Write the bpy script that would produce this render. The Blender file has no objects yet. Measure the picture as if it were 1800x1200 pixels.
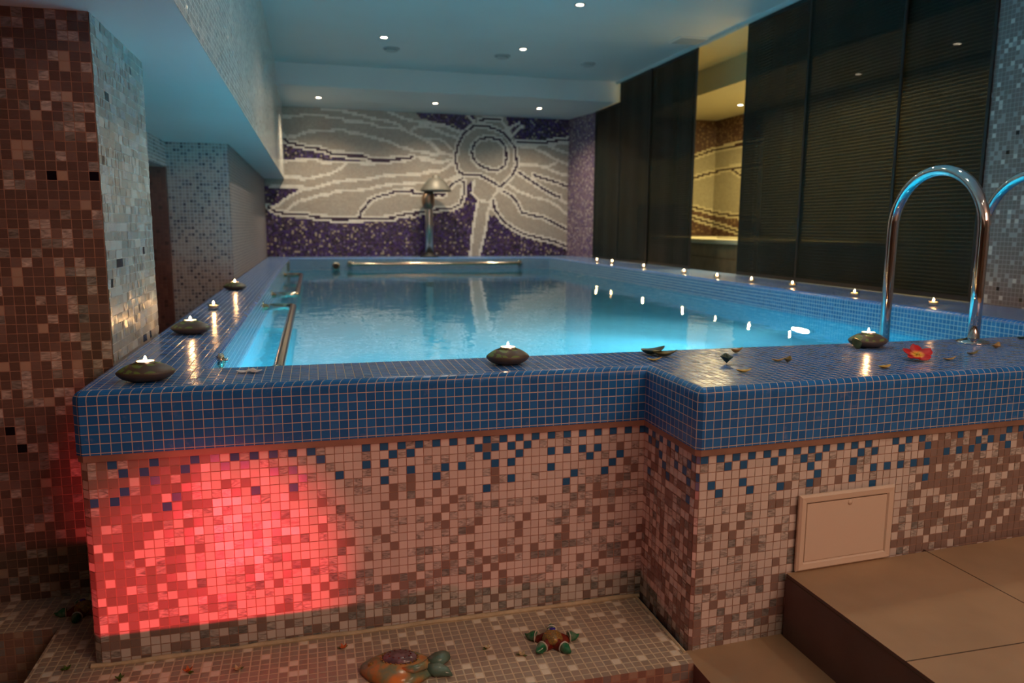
import bpy, bmesh, math, random
from math import sin, cos, pi, radians, sqrt
from mathutils import Vector, Matrix
random.seed(7)
SC = bpy.context.scene
COL = SC.collection

# ---------------------------------------------------------------- camera
H = 1.57
PITCH, YAW, ROLL = radians(-8.5757), radians(14.5104), radians(0.4023)
FPX = 1338.99
fwd = Vector((sin(YAW)*cos(PITCH), cos(YAW)*cos(PITCH), sin(PITCH)))
rgt = Vector((cos(YAW), -sin(YAW), 0)); upv = rgt.cross(fwd)
r2 = rgt*cos(ROLL)+upv*sin(ROLL); u2 = -rgt*sin(ROLL)+upv*cos(ROLL)
cam_d = bpy.data.cameras.new('camera'); cam = bpy.data.objects.new('camera', cam_d); COL.objects.link(cam)
cam_d.sensor_width = 36; cam_d.lens = FPX/1800*36; cam_d.clip_start = .05
cam.matrix_world = Matrix(((r2.x, u2.x, -fwd.x, 0), (r2.y, u2.y, -fwd.y, 0), (r2.z, u2.z, -fwd.z, H), (0, 0, 0, 1)))
cam_d.dof.use_dof = True; cam_d.dof.focus_distance = 2.15; cam_d.dof.aperture_fstop = 3.2
SC.camera = cam

# ---------------------------------------------------------------- world and exposure
w = bpy.data.worlds.new('world'); SC.world = w; w.use_nodes = True
w.node_tree.nodes['Background'].inputs[0].default_value = (.5, .4, .32, 1)
w.node_tree.nodes['Background'].inputs[1].default_value = .02
SC.view_settings.view_transform = 'Standard'; SC.view_settings.look = 'None'
SC.view_settings.exposure = 0.0; SC.view_settings.gamma = 1; SC.view_settings.use_curve_mapping = False
SC.cycles.use_denoising = True; SC.cycles.sample_clamp_indirect = 4; SC.cycles.max_bounces = 10
SC.cycles.transmission_bounces = 8; SC.cycles.transparent_max_bounces = 10; SC.cycles.volume_bounces = 1
SC.cycles.blur_glossy = .5

# ---------------------------------------------------------------- measures of the place
XL, XS, YF, YF2, BANG = -.6206, .9933, 2.1635, 1.8174, radians(3.7186)
FANG, SANG = .0159, .01943
ZR, ZT, ZBN, ZPL = 1.14, .9695, .378, .572
XIN, XRIN, YIN, YINB, XR = -.3228, 3.2643, 2.4578, 10.5, 3.80
ZW, ZBOT = .985, -.2
ZC, ZSO, YS, ZBEAM, XB = 3.3815, 3.137, 9.3, 2.187, -.3592
P_ = .0255
def yb(x): return 10.95+(x-XL)*SANG
def yfa(x): return YF+(x-XS)*FANG
def yina(x): return YIN+(x-XS)*FANG
def Bp(t, off=0): return (XS+t*cos(BANG)+off*sin(BANG), YF2+t*sin(BANG)-off*cos(BANG))

# ---------------------------------------------------------------- big lights: pool lamps, red projector, room behind
def srgb(r, g, b): 
    f = lambda c: (c/255/12.92 if c/255 <= .04045 else ((c/255+.055)/1.055)**2.4)
    return (f(r), f(g), f(b))
RED_SPOT = None
def light(name, kind, loc, energy, color, parent=None, direction=None, **kw):
    d = bpy.data.lights.new(name, kind); d.energy = energy; d.color = color
    for k, v in kw.items(): setattr(d, k, v)
    o = bpy.data.objects.new(name, d); COL.objects.link(o); o.location = loc
    if direction is not None: o.rotation_euler = Vector(direction).to_track_quat('-Z', 'Y').to_euler()
    if parent: o.parent = parent
    return o
# unseen warm area light behind the photographer, for the warm cast on the front
light('warm_area_lamp', 'AREA', (2.3, -1.5, 3.0), 52, (1, .54, .37), direction=(-.05, .75, -.6), shape='RECTANGLE', size=2.2, size_y=.8)
# red floor spotlight in front of the bench, with its spill
light('red_spot_beam', 'SPOT', (-.30, .70, .155), 115, (1, .025, .045), direction=(.0, 1.46, .41), spot_size=radians(32), spot_blend=.65, shadow_soft_size=.012)
light('red_spot_spill', 'SPOT', (-.30, .70, .155), 18, (1, .20, .17), direction=(.25, 1.46, .45), spot_size=radians(110), spot_blend=.9, shadow_soft_size=.03)

MW=[[(0.27,3),(0.47,3.02),(0.56,3.04),(0.81,3.04),(0.86,3.02),(1.04,3.02),(1.08,2.98),(1.28,2.98),(1.32,2.97),(1.44,2.96),(1.53,2.92),(1.81,2.92),(1.87,2.9)],
[(0.77,3.13),(1.09,3.11),(1.2,3.08),(1.34,3.06),(1.45,3.03),(1.61,3.01),(1.71,2.99),(1.82,2.96),(1.89,2.9),(1.95,2.86)],
[(1.62,3.15),(1.75,3.1),(1.88,3.05),(2.01,3.02),(2.23,3),(2.38,2.99),(2.45,2.97)],
[(0.26,2.77),(0.31,2.74),(0.43,2.75),(0.5,2.79),(0.62,2.83),(0.89,2.84),(0.93,2.86),(1.07,2.86),(1.12,2.83),(1.26,2.82),(1.4,2.79),(1.52,2.76),(1.65,2.73),(1.75,2.7),(1.82,2.66),(1.93,2.64),(2.01,2.61),(2.21,2.6),(2.29,2.56),(2.36,2.57),(2.39,2.6)],
[(1.95,2.86),(2.05,2.83),(2.17,2.77),(2.26,2.74),(2.32,2.66),(2.39,2.6),(2.45,2.6)],
[(1.95,2.86),(2.01,2.92),(2.11,2.95),(2.23,2.95),(2.32,2.91),(2.45,2.86)],
[(2.01,2.54),(2.21,2.52),(2.29,2.5),(2.38,2.46),(2.44,2.46)],
[(0.25,2.42),(0.45,2.44),(0.68,2.46),(0.74,2.42),(1.06,2.43),(1.44,2.42),(1.7,2.45)],
[(1.08,2.41),(1.01,2.35),(0.93,2.3),(0.84,2.26),(0.7,2.23),(0.58,2.2),(0.48,2.19),(0.45,2.22),(0.26,2.21)],
[(2.44,2.36),(2.23,2.34),(2.14,2.3),(1.89,2.28),(1.59,2.26),(1.39,2.21),(1.15,2.19),(0.92,2.16),(0.78,2.12),(0.64,2.07),(0.52,2.06)],
[(0.08,2.08),(0.5,2.09)],
[(0.5,2.06),(0.42,2.01),(0.31,1.95),(0.21,1.88),(0.13,1.81)],
[(2.17,2.18),(1.93,2.16),(1.66,2.14),(1.5,2.11),(1.4,2.08),(1.2,2.05),(0.96,2.04),(0.83,1.99),(0.72,1.98),(0.55,1.92),(0.43,1.89),(0.35,1.83),(0.27,1.76)],
[(2.12,2.99),(2.46,2.98),(2.6,2.92),(2.69,2.89)],
[(2.12,2.94),(2.24,2.95),(2.37,2.9),(2.5,2.85),(2.67,2.81)],
[(2.18,2.79),(2.37,2.79),(2.46,2.75),(2.56,2.66)],
[(2.12,2.8),(2.22,2.75),(2.33,2.67),(2.39,2.6)],
[(2.12,2.6),(2.23,2.58),(2.33,2.56),(2.4,2.61),(2.58,2.56)],
[(2.12,2.5),(2.25,2.48),(2.4,2.46),(2.56,2.51)],
[(2.58,2.47),(2.5,2.4),(2.4,2.35),(2.12,2.3)],
[(2.67,2.3),(2.56,2.24),(2.46,2.21)],
[(3.48,2.74),(3.78,2.75),(4.32,2.8)],
[(4.01,2.75),(4.17,2.69),(4.33,2.65)],
[(3.6,2.71),(3.78,2.71),(3.95,2.65),(4.09,2.57),(4.18,2.54),(4.33,2.49)],
[(3.56,2.47),(3.79,2.47),(3.97,2.44),(4.1,2.49),(4.18,2.54)],
[(3.97,2.44),(4.1,2.38),(4.2,2.35),(4.34,2.33)],
[(4.2,1.97),(4.34,1.91)],
[(3.4,2.19),(3.53,2.09),(3.79,2),(4.02,1.96),(4.19,1.86),(4.32,1.75)],
[(2.89,2.22),(2.86,2.05),(2.95,1.96),(2.91,1.77),(2.87,1.52),(2.83,1.16)],
[(2.95,1.95),(3.08,1.92),(3.14,1.93)],
[(3.28,2.13),(3.2,2.04),(3.14,1.93),(3.09,1.77),(3.07,1.58),(3.01,1.32),(2.97,1.16)],
[(2.79,3.12),(2.89,3.05)],
[(3.28,3.09),(3.38,2.96),(3.46,2.86)],
[(3.44,2.87),(3.6,3.01)],
[(3.4,2.97),(3.56,3.06)]]
MD=[[(0.27,2.72),(0.32,2.67),(0.45,2.64),(0.59,2.61),(0.77,2.59),(0.9,2.54),(1.06,2.54),(1.1,2.52),(1.31,2.52),(1.43,2.47),(1.68,2.47),(1.71,2.49),(1.9,2.5),(2.01,2.53)],
[(0.03,1.81),(0.12,1.75),(0.25,1.72),(0.51,1.72),(0.64,1.68),(0.85,1.67),(0.88,1.65),(1.35,1.66),(1.74,1.68),(1.77,1.71),(1.95,1.74),(2.07,1.76),(2.28,1.79),(2.37,1.81)],
[(1.24,1.67),(1.27,1.76),(1.34,1.84),(1.4,1.92),(1.5,1.97),(1.66,2.01),(1.76,2.05),(2,2.06),(2.01,2.02),(2.22,2.02),(2.43,2.01)],
[(2.73,2.87),(2.89,2.99),(3.04,3),(3.2,2.96),(3.34,2.9),(3.42,2.81),(3.5,2.7),(3.53,2.46),(3.46,2.31),(3.36,2.21),(3.28,2.14),(3.16,2.21),(3.04,2.27),(2.97,2.3),(2.75,2.3),(2.66,2.34),(2.62,2.47),(2.62,2.58),(2.65,2.71),(2.7,2.81),(2.73,2.87)],
[(2.89,2.74),(2.97,2.81),(3.12,2.84),(3.28,2.8),(3.36,2.7),(3.37,2.55),(3.34,2.44),(3.23,2.37),(3.06,2.4),(2.95,2.45),(2.87,2.54),(2.85,2.63),(2.89,2.74)],
[(3.52,2.78),(3.66,2.79),(3.97,2.79),(4.01,2.81),(4.32,2.85)],
[(3.79,2.32),(3.97,2.27),(4.16,2.22),(4.33,2.16)],
[(3.56,2.36),(3.59,2.33),(3.75,2.24),(3.91,2.14),(4.1,2.04),(4.2,2.01)],
[(3.32,2.08),(3.45,2.02),(3.53,1.93),(3.61,1.78),(3.75,1.74),(3.94,1.71),(4.11,1.63),(4.32,1.53)],
[(3.18,1.95),(3.19,1.83),(3.25,1.75),(3.33,1.64),(3.49,1.54),(3.65,1.46),(3.9,1.4),(4.11,1.36),(4.34,1.27)],
[(2.69,2.22),(2.74,2.2),(2.73,2.01),(2.68,1.88),(2.55,1.82),(2.34,1.81),(2.11,1.76),(2,1.72)],
[(2.71,2.24),(2.59,2.18),(2.52,2.12)],
[(2.46,2.03),(2.27,2)],
[(2.97,3.06),(3.08,3.1),(3.28,3.09)]]
MP=[[(0.26,2.7),(0.52,2.61),(0.86,2.52),(1.07,2.48),(1.41,2.44),(1.07,2.43),(0.71,2.46),(0.45,2.46),(0.25,2.43)],
[(-0.02,2.09),(0.5,2.07),(0.13,1.83),(-0.03,1.87)],
[(-0.1,1.84),(0.03,1.76),(0.23,1.7),(0.41,1.66),(0.63,1.64),(0.8,1.62),(1.42,1.63),(1.77,1.67),(2.07,1.74),(2.22,1.75),(2.11,1.72),(2.34,1.76),(2.59,1.78),(2.73,1.86),(2.78,2.16),(2.87,2.22),(2.87,2.03),(2.93,1.94),(2.89,1.73),(2.85,1.52),(2.81,1.05),(-0.25,1.07)],
[(3.09,1.73),(3.21,1.73),(3.25,1.71),(3.33,1.61),(3.49,1.51),(3.65,1.43),(3.9,1.37),(4.34,1.24),(4.44,1.05),(2.95,1.05),(3.03,1.32),(3.08,1.58)],
[(1.98,3.2),(2.93,3.2),(2.87,3.02),(2.73,2.91),(2.6,2.95),(2.41,3),(2.13,3.06)],
[(3.32,3.22),(4.41,3.27),(4.34,2.87),(3.99,2.83),(3.66,2.8),(3.52,2.79),(3.46,2.87)]]
M2=[[(10.8,2.7),(10.46,2.72),(9.73,2.73),(9.26,2.71)],
[(10.77,2.38),(10.03,2.42),(9.7,2.42),(9.23,2.4)],
[(10.03,2.41),(9.68,2.27),(9.2,2.1)],
[(10.72,1.82),(10.05,1.76),(9.63,1.73),(9.16,1.7)],
[(10.71,1.67),(10.11,1.58),(9.61,1.49),(9.13,1.39)]]
M2B=[[(5.29,2.55),(5.44,2.59),(5.84,2.73)],
[(5.31,2.25),(5.42,2.28),(5.72,2.37),(5.86,2.4)],
[(5.32,1.91),(5.42,1.89),(5.89,1.79)],
[(5.33,1.76),(5.42,1.74),(5.8,1.64),(5.92,1.61)]]

# ================================================================ materials
def newmat(name):
    m = bpy.data.materials.new(name); m.use_nodes = True
    nt = m.node_tree; b = nt.nodes['Principled BSDF']; return m, nt, b
def setp(b, col=None, rough=None, metal=None, **kw):
    if col is not None: b.inputs['Base Color'].default_value = (*col, 1)
    if rough is not None: b.inputs['Roughness'].default_value = rough
    if metal is not None: b.inputs['Metallic'].default_value = metal
    for k, v in kw.items(): b.inputs[k.replace('_', ' ')].default_value = v
def plain(name, col, rough=.5, metal=0, noise=0, nscale=20, bump=0, **kw):
    m, nt, b = newmat(name); setp(b, col, rough, metal, **kw)
    if noise or bump:
        tc = nt.nodes.new('ShaderNodeTexCoord'); n = nt.nodes.new('ShaderNodeTexNoise'); n.inputs['Scale'].default_value = nscale; n.inputs['Detail'].default_value = 5
        nt.links.new(tc.outputs['Object'], n.inputs['Vector'])
        if noise:
            r = nt.nodes.new('ShaderNodeValToRGB')
            r.color_ramp.elements[0].position = .3; r.color_ramp.elements[1].position = .7
            r.color_ramp.elements[0].color = (*[c*(1-noise) for c in col], 1); r.color_ramp.elements[1].color = (*[min(1, c*(1+noise)) for c in col], 1)
            nt.links.new(n.outputs[0], r.inputs[0]); nt.links.new(r.outputs[0], b.inputs['Base Color'])
        if bump:
            bp = nt.nodes.new('ShaderNodeBump'); bp.inputs['Strength'].default_value = bump; bp.inputs['Distance'].default_value = .01
            nt.links.new(n.outputs[0], bp.inputs['Height']); nt.links.new(bp.outputs[0], b.inputs['Normal'])
    return m
def emis(name, col, s):
    m, nt, b = newmat(name); setp(b, (0, 0, 0), .5); b.inputs['Emission Color'].default_value = (*col, 1); b.inputs['Emission Strength'].default_value = s
    return m
def N(nt, t, **kw):
    n = nt.nodes.new(t)
    for k, v in kw.items(): setattr(n, k, v)
    return n
def math_(nt, op, a, b=None, c=None):
    n = N(nt, 'ShaderNodeMath', operation=op)
    for i, x in enumerate((a, b, c)):
        if x is None: continue
        if isinstance(x, (int, float)): n.inputs[i].default_value = x
        else: nt.links.new(x, n.inputs[i])
    return n.outputs[0]
def mosaic(name, stops, grout, gw=.055, rough=.18, tilt=.03, marble=0, spec=.5, scuff=0):
    """square mosaic on UVs counted in tiles; stops = [(share position, colour, marbled?)] picked per tile by white noise"""
    m, nt, b = newmat(name); L = nt.links.new
    uv = N(nt, 'ShaderNodeUVMap'); uv.uv_map = 'UVMap'
    fl = N(nt, 'ShaderNodeVectorMath', operation='FLOOR'); L(uv.outputs[0], fl.inputs[0])
    fr = N(nt, 'ShaderNodeVectorMath', operation='FRACTION'); L(uv.outputs[0], fr.inputs[0])
    wn = N(nt, 'ShaderNodeTexWhiteNoise', noise_dimensions='3D'); L(fl.outputs[0], wn.inputs['Vector'])
    rp = N(nt, 'ShaderNodeValToRGB'); cr = rp.color_ramp; cr.interpolation = 'CONSTANT'
    cr.elements[0].position = 0; cr.elements[0].color = (*stops[0][1], 1)
    cr.elements[1].position = stops[1][0]; cr.elements[1].color = (*stops[1][1], 1)
    for s in stops[2:]:
        e = cr.elements.new(s[0]); e.color = (*s[1], 1)
    L(wn.outputs['Value'], rp.inputs[0]); colr = rp.outputs[0]
    if marble:
        nz = N(nt, 'ShaderNodeTexNoise'); nz.inputs['Scale'].default_value = 1.6; nz.inputs['Distortion'].default_value = 2.5; nz.inputs['Detail'].default_value = 3
        ad = N(nt, 'ShaderNodeVectorMath', operation='MULTIPLY_ADD'); L(wn.outputs['Color'], ad.inputs[0]); ad.inputs[1].default_value = (9, 9, 9); L(uv.outputs[0], ad.inputs[2]); L(ad.outputs[0], nz.inputs['Vector'])
        hs = N(nt, 'ShaderNodeHueSaturation'); L(colr, hs.inputs['Color'])
        v = math_(nt, 'MULTIPLY_ADD', nz.outputs[0], marble*2, 1-marble); L(v, hs.inputs['Value']); colr = hs.outputs[0]
    if scuff:
        nz = N(nt, 'ShaderNodeTexNoise'); nz.inputs['Scale'].default_value = .35; nz.inputs['Detail'].default_value = 8; nz.inputs['Roughness'].default_value = .75; L(uv.outputs[0], nz.inputs['Vector'])
        k = math_(nt, 'MULTIPLY', math_(nt, 'SMOOTH_MAX', math_(nt, 'SUBTRACT', nz.outputs[0], .57), 0, .01), scuff*6)
        mx = N(nt, 'ShaderNodeMix', data_type='RGBA'); L(k, mx.inputs[0]); L(colr, mx.inputs[6]); mx.inputs[7].default_value = (.42, .4, .45, 1); colr = mx.outputs[2]
    sp = N(nt, 'ShaderNodeSeparateXYZ'); L(fr.outputs[0], sp.inputs[0])
    ex = math_(nt, 'ABSOLUTE', math_(nt, 'SUBTRACT', sp.outputs[0], .5)); ey = math_(nt, 'ABSOLUTE', math_(nt, 'SUBTRACT', sp.outputs[1], .5))
    e = math_(nt, 'MAXIMUM', ex, ey)
    g = math_(nt, 'GREATER_THAN', e, .5-gw)
    mx = N(nt, 'ShaderNodeMix', data_type='RGBA'); L(g, mx.inputs[0]); L(colr, mx.inputs[6]); mx.inputs[7].default_value = (*grout, 1)
    L(mx.outputs[2], b.inputs['Base Color'])
    rg = N(nt, 'ShaderNodeMapRange'); L(g, rg.inputs[0]); rg.inputs[3].default_value = rough; rg.inputs[4].default_value = .85; L(rg.outputs[0], b.inputs['Roughness'])
    hgt = N(nt, 'ShaderNodeMapRange', interpolation_type='SMOOTHSTEP'); L(e, hgt.inputs[0]); hgt.inputs[1].default_value = .5-gw*1.1; hgt.inputs[2].default_value = .5-gw*2.2; hgt.inputs[3].default_value = 0; hgt.inputs[4].default_value = 1
    bp = N(nt, 'ShaderNodeBump'); bp.inputs['Strength'].default_value = .35; bp.inputs['Distance'].default_value = .002; L(hgt.outputs[0], bp.inputs['Height'])
    sb = N(nt, 'ShaderNodeVectorMath', operation='SUBTRACT'); L(wn.outputs['Color'], sb.inputs[0]); sb.inputs[1].default_value = (.5, .5, .5)
    ma = N(nt, 'ShaderNodeVectorMath', operation='MULTIPLY_ADD'); L(sb.outputs[0], ma.inputs[0]); ma.inputs[1].default_value = (tilt*2,)*3; L(bp.outputs[0], ma.inputs[2])
    nm = N(nt, 'ShaderNodeVectorMath', operation='NORMALIZE'); L(ma.outputs[0], nm.inputs[0]); L(nm.outputs[0], b.inputs['Normal'])
    b.inputs['Specular IOR Level'].default_value = spec
    return m
def tilemat(name, rough=.27):
    """tiles whose own colour is the mesh attribute 'tile'; alpha below .5 marks marbled glass"""
    m, nt, b = newmat(name); L = nt.links.new
    b.inputs['Specular IOR Level'].default_value = .4
    at = N(nt, 'ShaderNodeAttribute'); at.attribute_name = 'tile'
    uv = N(nt, 'ShaderNodeUVMap'); uv.uv_map = 'UVMap'
    nz = N(nt, 'ShaderNodeTexNoise'); nz.inputs['Scale'].default_value = .55; nz.inputs['Distortion'].default_value = 2.2; nz.inputs['Detail'].default_value = 2; mpp = N(nt, 'ShaderNodeMapping'); mpp.inputs['Scale'].default_value = (1, 3.2, 1); mpp.inputs['Rotation'].default_value = (0, 0, .5); L(uv.outputs[0], mpp.inputs[0]); L(mpp.outputs[0], nz.inputs['Vector'])
    k = math_(nt, 'MULTIPLY', math_(nt, 'SUBTRACT', 1, at.outputs['Alpha']), 1.0)
    v = math_(nt, 'ADD', math_(nt, 'MULTIPLY', math_(nt, 'SUBTRACT', math_(nt, 'MULTIPLY', nz.outputs[0], 2), 1), math_(nt, 'MULTIPLY', k, 1.5)), 1)
    hs = N(nt, 'ShaderNodeHueSaturation'); L(at.outputs['Color'], hs.inputs['Color']); L(v, hs.inputs['Value']); L(hs.outputs[0], b.inputs['Base Color'])
    b.inputs['Roughness'].default_value = rough
    return m

WHT, TAU, GRY, DGR, BLU, BLK = (.64, .58, .54), (.25, .18, .16), (.42, .39, .37), (.23, .23, .225), (.02, .12, .30), (.006, .004, .012)
M = {}
GR_BLUE = (.52, .48, .41)
M['blue'] = mosaic('blue_glass_mosaic', [(0, (.016, .15, .47)), (.35, (.02, .17, .52)), (.7, (.014, .13, .42))], GR_BLUE, gw=.037, rough=.22, tilt=.022, scuff=.3)
M['basin'] = mosaic('pale_blue_pool_mosaic', [(0, (.04, .17, .36)), (.4, (.05, .20, .40)), (.75, (.035, .15, .32))], (.45, .52, .56), gw=.06, rough=.2, tilt=.01)
M['basin_deep'] = plain('pool_liner', (.05, .36, .54), .6)
M['tiles'] = tilemat('glass_mosaic_tiles'); M['grout_rose'] = plain('rose_beige_grout', (.40, .25, .19), .9); M['grout_wht'] = plain('pale_grout', (.62, .6, .55), .9); M['grout_dark'] = plain('grey_grout', (.3, .28, .27), .9)
M['white_mos'] = mosaic('white_pearl_mosaic', [(0, (.62, .63, .60)), (.3, (.7, .7, .66)), (.7, (.56, .58, .56))], (.62, .62, .58), gw=.06, rough=.13, tilt=.12)
M['block_mos'] = mosaic('light_grey_mosaic', [(0, (.42, .34, .32)), (.3, (.48, .40, .37)), (.62, (.33, .27, .26)), (.8, (.20, .18, .20)), (.93, (.11, .10, .12))], (.55, .5, .5), gw=.09, rough=.25, tilt=.03)
M['lilac_mos'] = mosaic('lilac_grey_mosaic', [(0, (.11, .09, .12)), (.4, (.14, .12, .15)), (.8, (.08, .065, .10))], (.32, .29, .28), gw=.14, rough=.5, tilt=.03, spec=.15)
M['pillar_mos'] = mosaic('taupe_mosaic', [(0, (.20, .125, .095)), (.62, (.25, .17, .13)), (.70, (.36, .30, .25)), (.84, (.25, .23, .2)), (.955, (.45, .36, .3)), (.985, (.012, .006, .02))], (.42, .24, .17), gw=.045, rough=.22, tilt=.03, marble=.25)
M['brown_mos'] = mosaic('red_brown_mosaic', [(0, (.16, .06, .05)), (.7, (.20, .08, .06)), (.9, (.08, .03, .03))], (.2, .09, .07), gw=.06, rough=.3, tilt=.02)
M['purple_mos'] = mosaic('violet_mosaic', [(0, (.10, .06, .13)), (.25, (.2, .13, .2)), (.5, (.28, .2, .24)), (.7, (.13, .08, .22)), (.88, (.5, .42, .42))], (.22, .17, .2), gw=.06, rough=.2, tilt=.05)
M['rightwall_mos'] = mosaic('grey_mosaic_white_specks', [(0, (.16, .14, .13)), (.5, (.175, .15, .145)), (.80, (.27, .28, .27)), (.92, (.48, .48, .45)), (.995, (.01, .01, .01))], (.27, .25, .24), gw=.05, rough=.22, tilt=.03)
M['bench_mos'] = mosaic('bench_mosaic', [(0, (.36, .29, .23)), (.45, (.33, .265, .21)), (.88, (.75, .68, .56))], (.62, .51, .36), gw=.07, rough=.3, tilt=.02, marble=.06)
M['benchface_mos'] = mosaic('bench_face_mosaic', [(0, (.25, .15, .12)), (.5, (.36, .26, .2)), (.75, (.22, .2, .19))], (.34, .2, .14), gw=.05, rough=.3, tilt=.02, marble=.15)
M['plaster'] = plain('painted_plaster', (.62, .66, .66), .45, noise=.03, nscale=1.5)
M['plaster_dark'] = plain('plaster_behind', (.4, .3, .22), .7)
M['band'] = plain('rose_stone_band', (.27, .16, .12), .45, noise=.25, nscale=9)
M['chrome'] = plain('polished_steel', (.72, .70, .68), .07, 1)
M['brass'] = plain('warm_steel', (.65, .55, .42), .15, 1)
M['brushed'] = plain('brushed_steel', (.6, .57, .5), .28, 1)
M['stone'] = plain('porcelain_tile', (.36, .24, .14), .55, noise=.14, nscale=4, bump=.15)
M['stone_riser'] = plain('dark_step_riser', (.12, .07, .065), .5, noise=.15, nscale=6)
M['joint'] = plain('dark_joint', (.07, .045, .03), .8)
M['caulk'] = plain('sandy_caulk', (.55, .44, .29), .8, noise=.2, nscale=30, bump=.5)
M['white_metal'] = plain('white_enamel', (.70, .58, .47), .4)
M['dark'] = plain('black_plastic', (.01, .01, .01), .5)
M['wax'] = plain('candle_wax', (.85, .75, .6), .5, Subsurface_Weight=.3, Subsurface_Radius=(.02, .01, .005))
M['tin'] = plain('tealight_tin', (.7, .68, .65), .3, 1)
def flame_mat():
    m = bpy.data.materials.new('candle_flame'); m.use_nodes = True; nt = m.node_tree; nt.nodes.remove(nt.nodes['Principled BSDF'])
    e = N(nt, 'ShaderNodeEmission'); e.inputs[0].default_value = (1, .62, .28, 1); e.inputs[1].default_value = 45
    t = N(nt, 'ShaderNodeBsdfTransparent'); a = N(nt, 'ShaderNodeAddShader'); nt.links.new(e.outputs[0], a.inputs[0]); nt.links.new(t.outputs[0], a.inputs[1])
    nt.links.new(a.outputs[0], nt.nodes['Material Output'].inputs['Surface']); return m
M['flame'] = flame_mat()
M['lampface'] = emis('downlight_bulb', (1, .83, .58), 30)
M['poolcyan'] = emis('pool_lamp_cyan', (.15, .8, 1), 14)
M['poolwhite'] = emis('pool_lamp_white', (.85, .95, 1), 60)
M['redface'] = emis('red_lamp_face', (1, .05, .06), 8)
M['cream_frame'] = plain('white_fixture', (.75, .75, .7), .4)
def leafm(name, col, rough=.45): return plain(name, col, rough, noise=.3, nscale=60)
M['leaf_dark'] = leafm('dark_green_leaf', (.02, .05, .03)); M['leaf_yel'] = leafm('yellow_petal', (.55, .33, .04)); M['leaf_olive'] = leafm('olive_leaf', (.16, .13, .03)); M['leaf_green'] = leafm('green_leaf', (.07, .14, .015)); M['leaf_tan'] = leafm('tan_petal', (.40, .22, .05))
M['pet_white'] = leafm('white_petal', (.68, .64, .66)); M['pet_orange'] = leafm('orange_bloom', (.6, .13, .02)); M['pet_cream'] = leafm('cream_bloom', (.6, .45, .25))
# stone candle holder with mossy carving near the top
def holder_mat():
    m, nt, b = newmat('carved_soapstone'); L = nt.links.new
    tc = N(nt, 'ShaderNodeTexCoord'); n = N(nt, 'ShaderNodeTexNoise'); n.inputs['Scale'].default_value = 55; n.inputs['Detail'].default_value = 3; L(tc.outputs['Object'], n.inputs[0])
    s = N(nt, 'ShaderNodeSeparateXYZ'); L(tc.outputs['Object'], s.inputs[0])
    big = N(nt, 'ShaderNodeTexVoronoi'); big.inputs['Scale'].default_value = 26; L(tc.outputs['Object'], big.inputs[0])
    z = math_(nt, 'GREATER_THAN', s.outputs[2], .029)
    k = math_(nt, 'MULTIPLY', math_(nt, 'MULTIPLY', z, math_(nt, 'GREATER_THAN', n.outputs[0], .42)), math_(nt, 'LESS_THAN', big.outputs[0], .6))
    mx = N(nt, 'ShaderNodeMix', data_type='RGBA'); L(k, mx.inputs[0]); mx.inputs[6].default_value = (.10, .075, .055, 1); mx.inputs[7].default_value = (.16, .24, .06, 1); L(mx.outputs[2], b.inputs['Base Color'])
    b.inputs['Roughness'].default_value = .42
    bp = N(nt, 'ShaderNodeBump'); bp.inputs['Strength'].default_value = .5; bp.inputs['Distance'].default_value = .002; L(k, bp.inputs['Height']); L(bp.outputs[0], b.inputs['Normal'])
    return m
M['holder'] = holder_mat()
def glass_mat():
    m, nt, b = newmat('clear_glass'); L = nt.links.new
    t = N(nt, 'ShaderNodeBsdfTransparent'); t.inputs[0].default_value = (.9, .86, .8, 1); g = N(nt, 'ShaderNodeBsdfGlossy'); g.inputs['Roughness'].default_value = .06
    f = N(nt, 'ShaderNodeLayerWeight'); f.inputs[0].default_value = .35; x = N(nt, 'ShaderNodeMixShader'); L(f.outputs['Facing'], x.inputs[0]); L(t.outputs[0], x.inputs[1]); L(g.outputs[0], x.inputs[2]); L(x.outputs[0], nt.nodes['Material Output'].inputs['Surface']); return m
M['glass'] = glass_mat()
def frangipani_mat():
    m, nt, b = newmat('frangipani_petal'); L = nt.links.new
    tc = N(nt, 'ShaderNodeTexCoord'); ln = N(nt, 'ShaderNodeVectorMath', operation='LENGTH'); L(tc.outputs['Object'], ln.inputs[0])
    r = N(nt, 'ShaderNodeValToRGB'); e = r.color_ramp.elements
    e[0].position = .16; e[0].color = (.75, .5, .03, 1); e[1].position = .5; e[1].color = (.55, .01, .015, 1)
    x = r.color_ramp.elements.new(.34); x.color = (.85, .35, .08, 1)
    k = math_(nt, 'DIVIDE', ln.outputs['Value'], .05); L(k, r.inputs[0]); L(r.outputs[0], b.inputs['Base Color']); b.inputs['Roughness'].default_value = .5
    return m
M['frangi'] = frangipani_mat()
def glaze(name, cols, scale=40, rough=.15):
    m, nt, b = newmat(name); L = nt.links.new
    tc = N(nt, 'ShaderNodeTexCoord'); n = N(nt, 'ShaderNodeTexNoise'); n.inputs['Scale'].default_value = scale; n.inputs['Detail'].default_value = 6; L(tc.outputs['Object'], n.inputs[0])
    r = N(nt, 'ShaderNodeValToRGB'); e = r.color_ramp.elements; e[0].position = .35; e[0].color = (*cols[0], 1); e[1].position = .65; e[1].color = (*cols[-1], 1)
    for i, c in enumerate(cols[1:-1]):
        x = r.color_ramp.elements.new(.35+.3*(i+1)/(len(cols)-1)); x.color = (*c, 1)
    L(n.outputs[0], r.inputs[0]); L(r.outputs[0], b.inputs['Base Color']); b.inputs['Roughness'].default_value = rough
    bp = N(nt, 'ShaderNodeBump'); bp.inputs['Strength'].default_value = .4; bp.inputs['Distance'].default_value = .002; L(n.outputs[0], bp.inputs['Height']); L(bp.outputs[0], b.inputs['Normal'])
    return m
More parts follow.
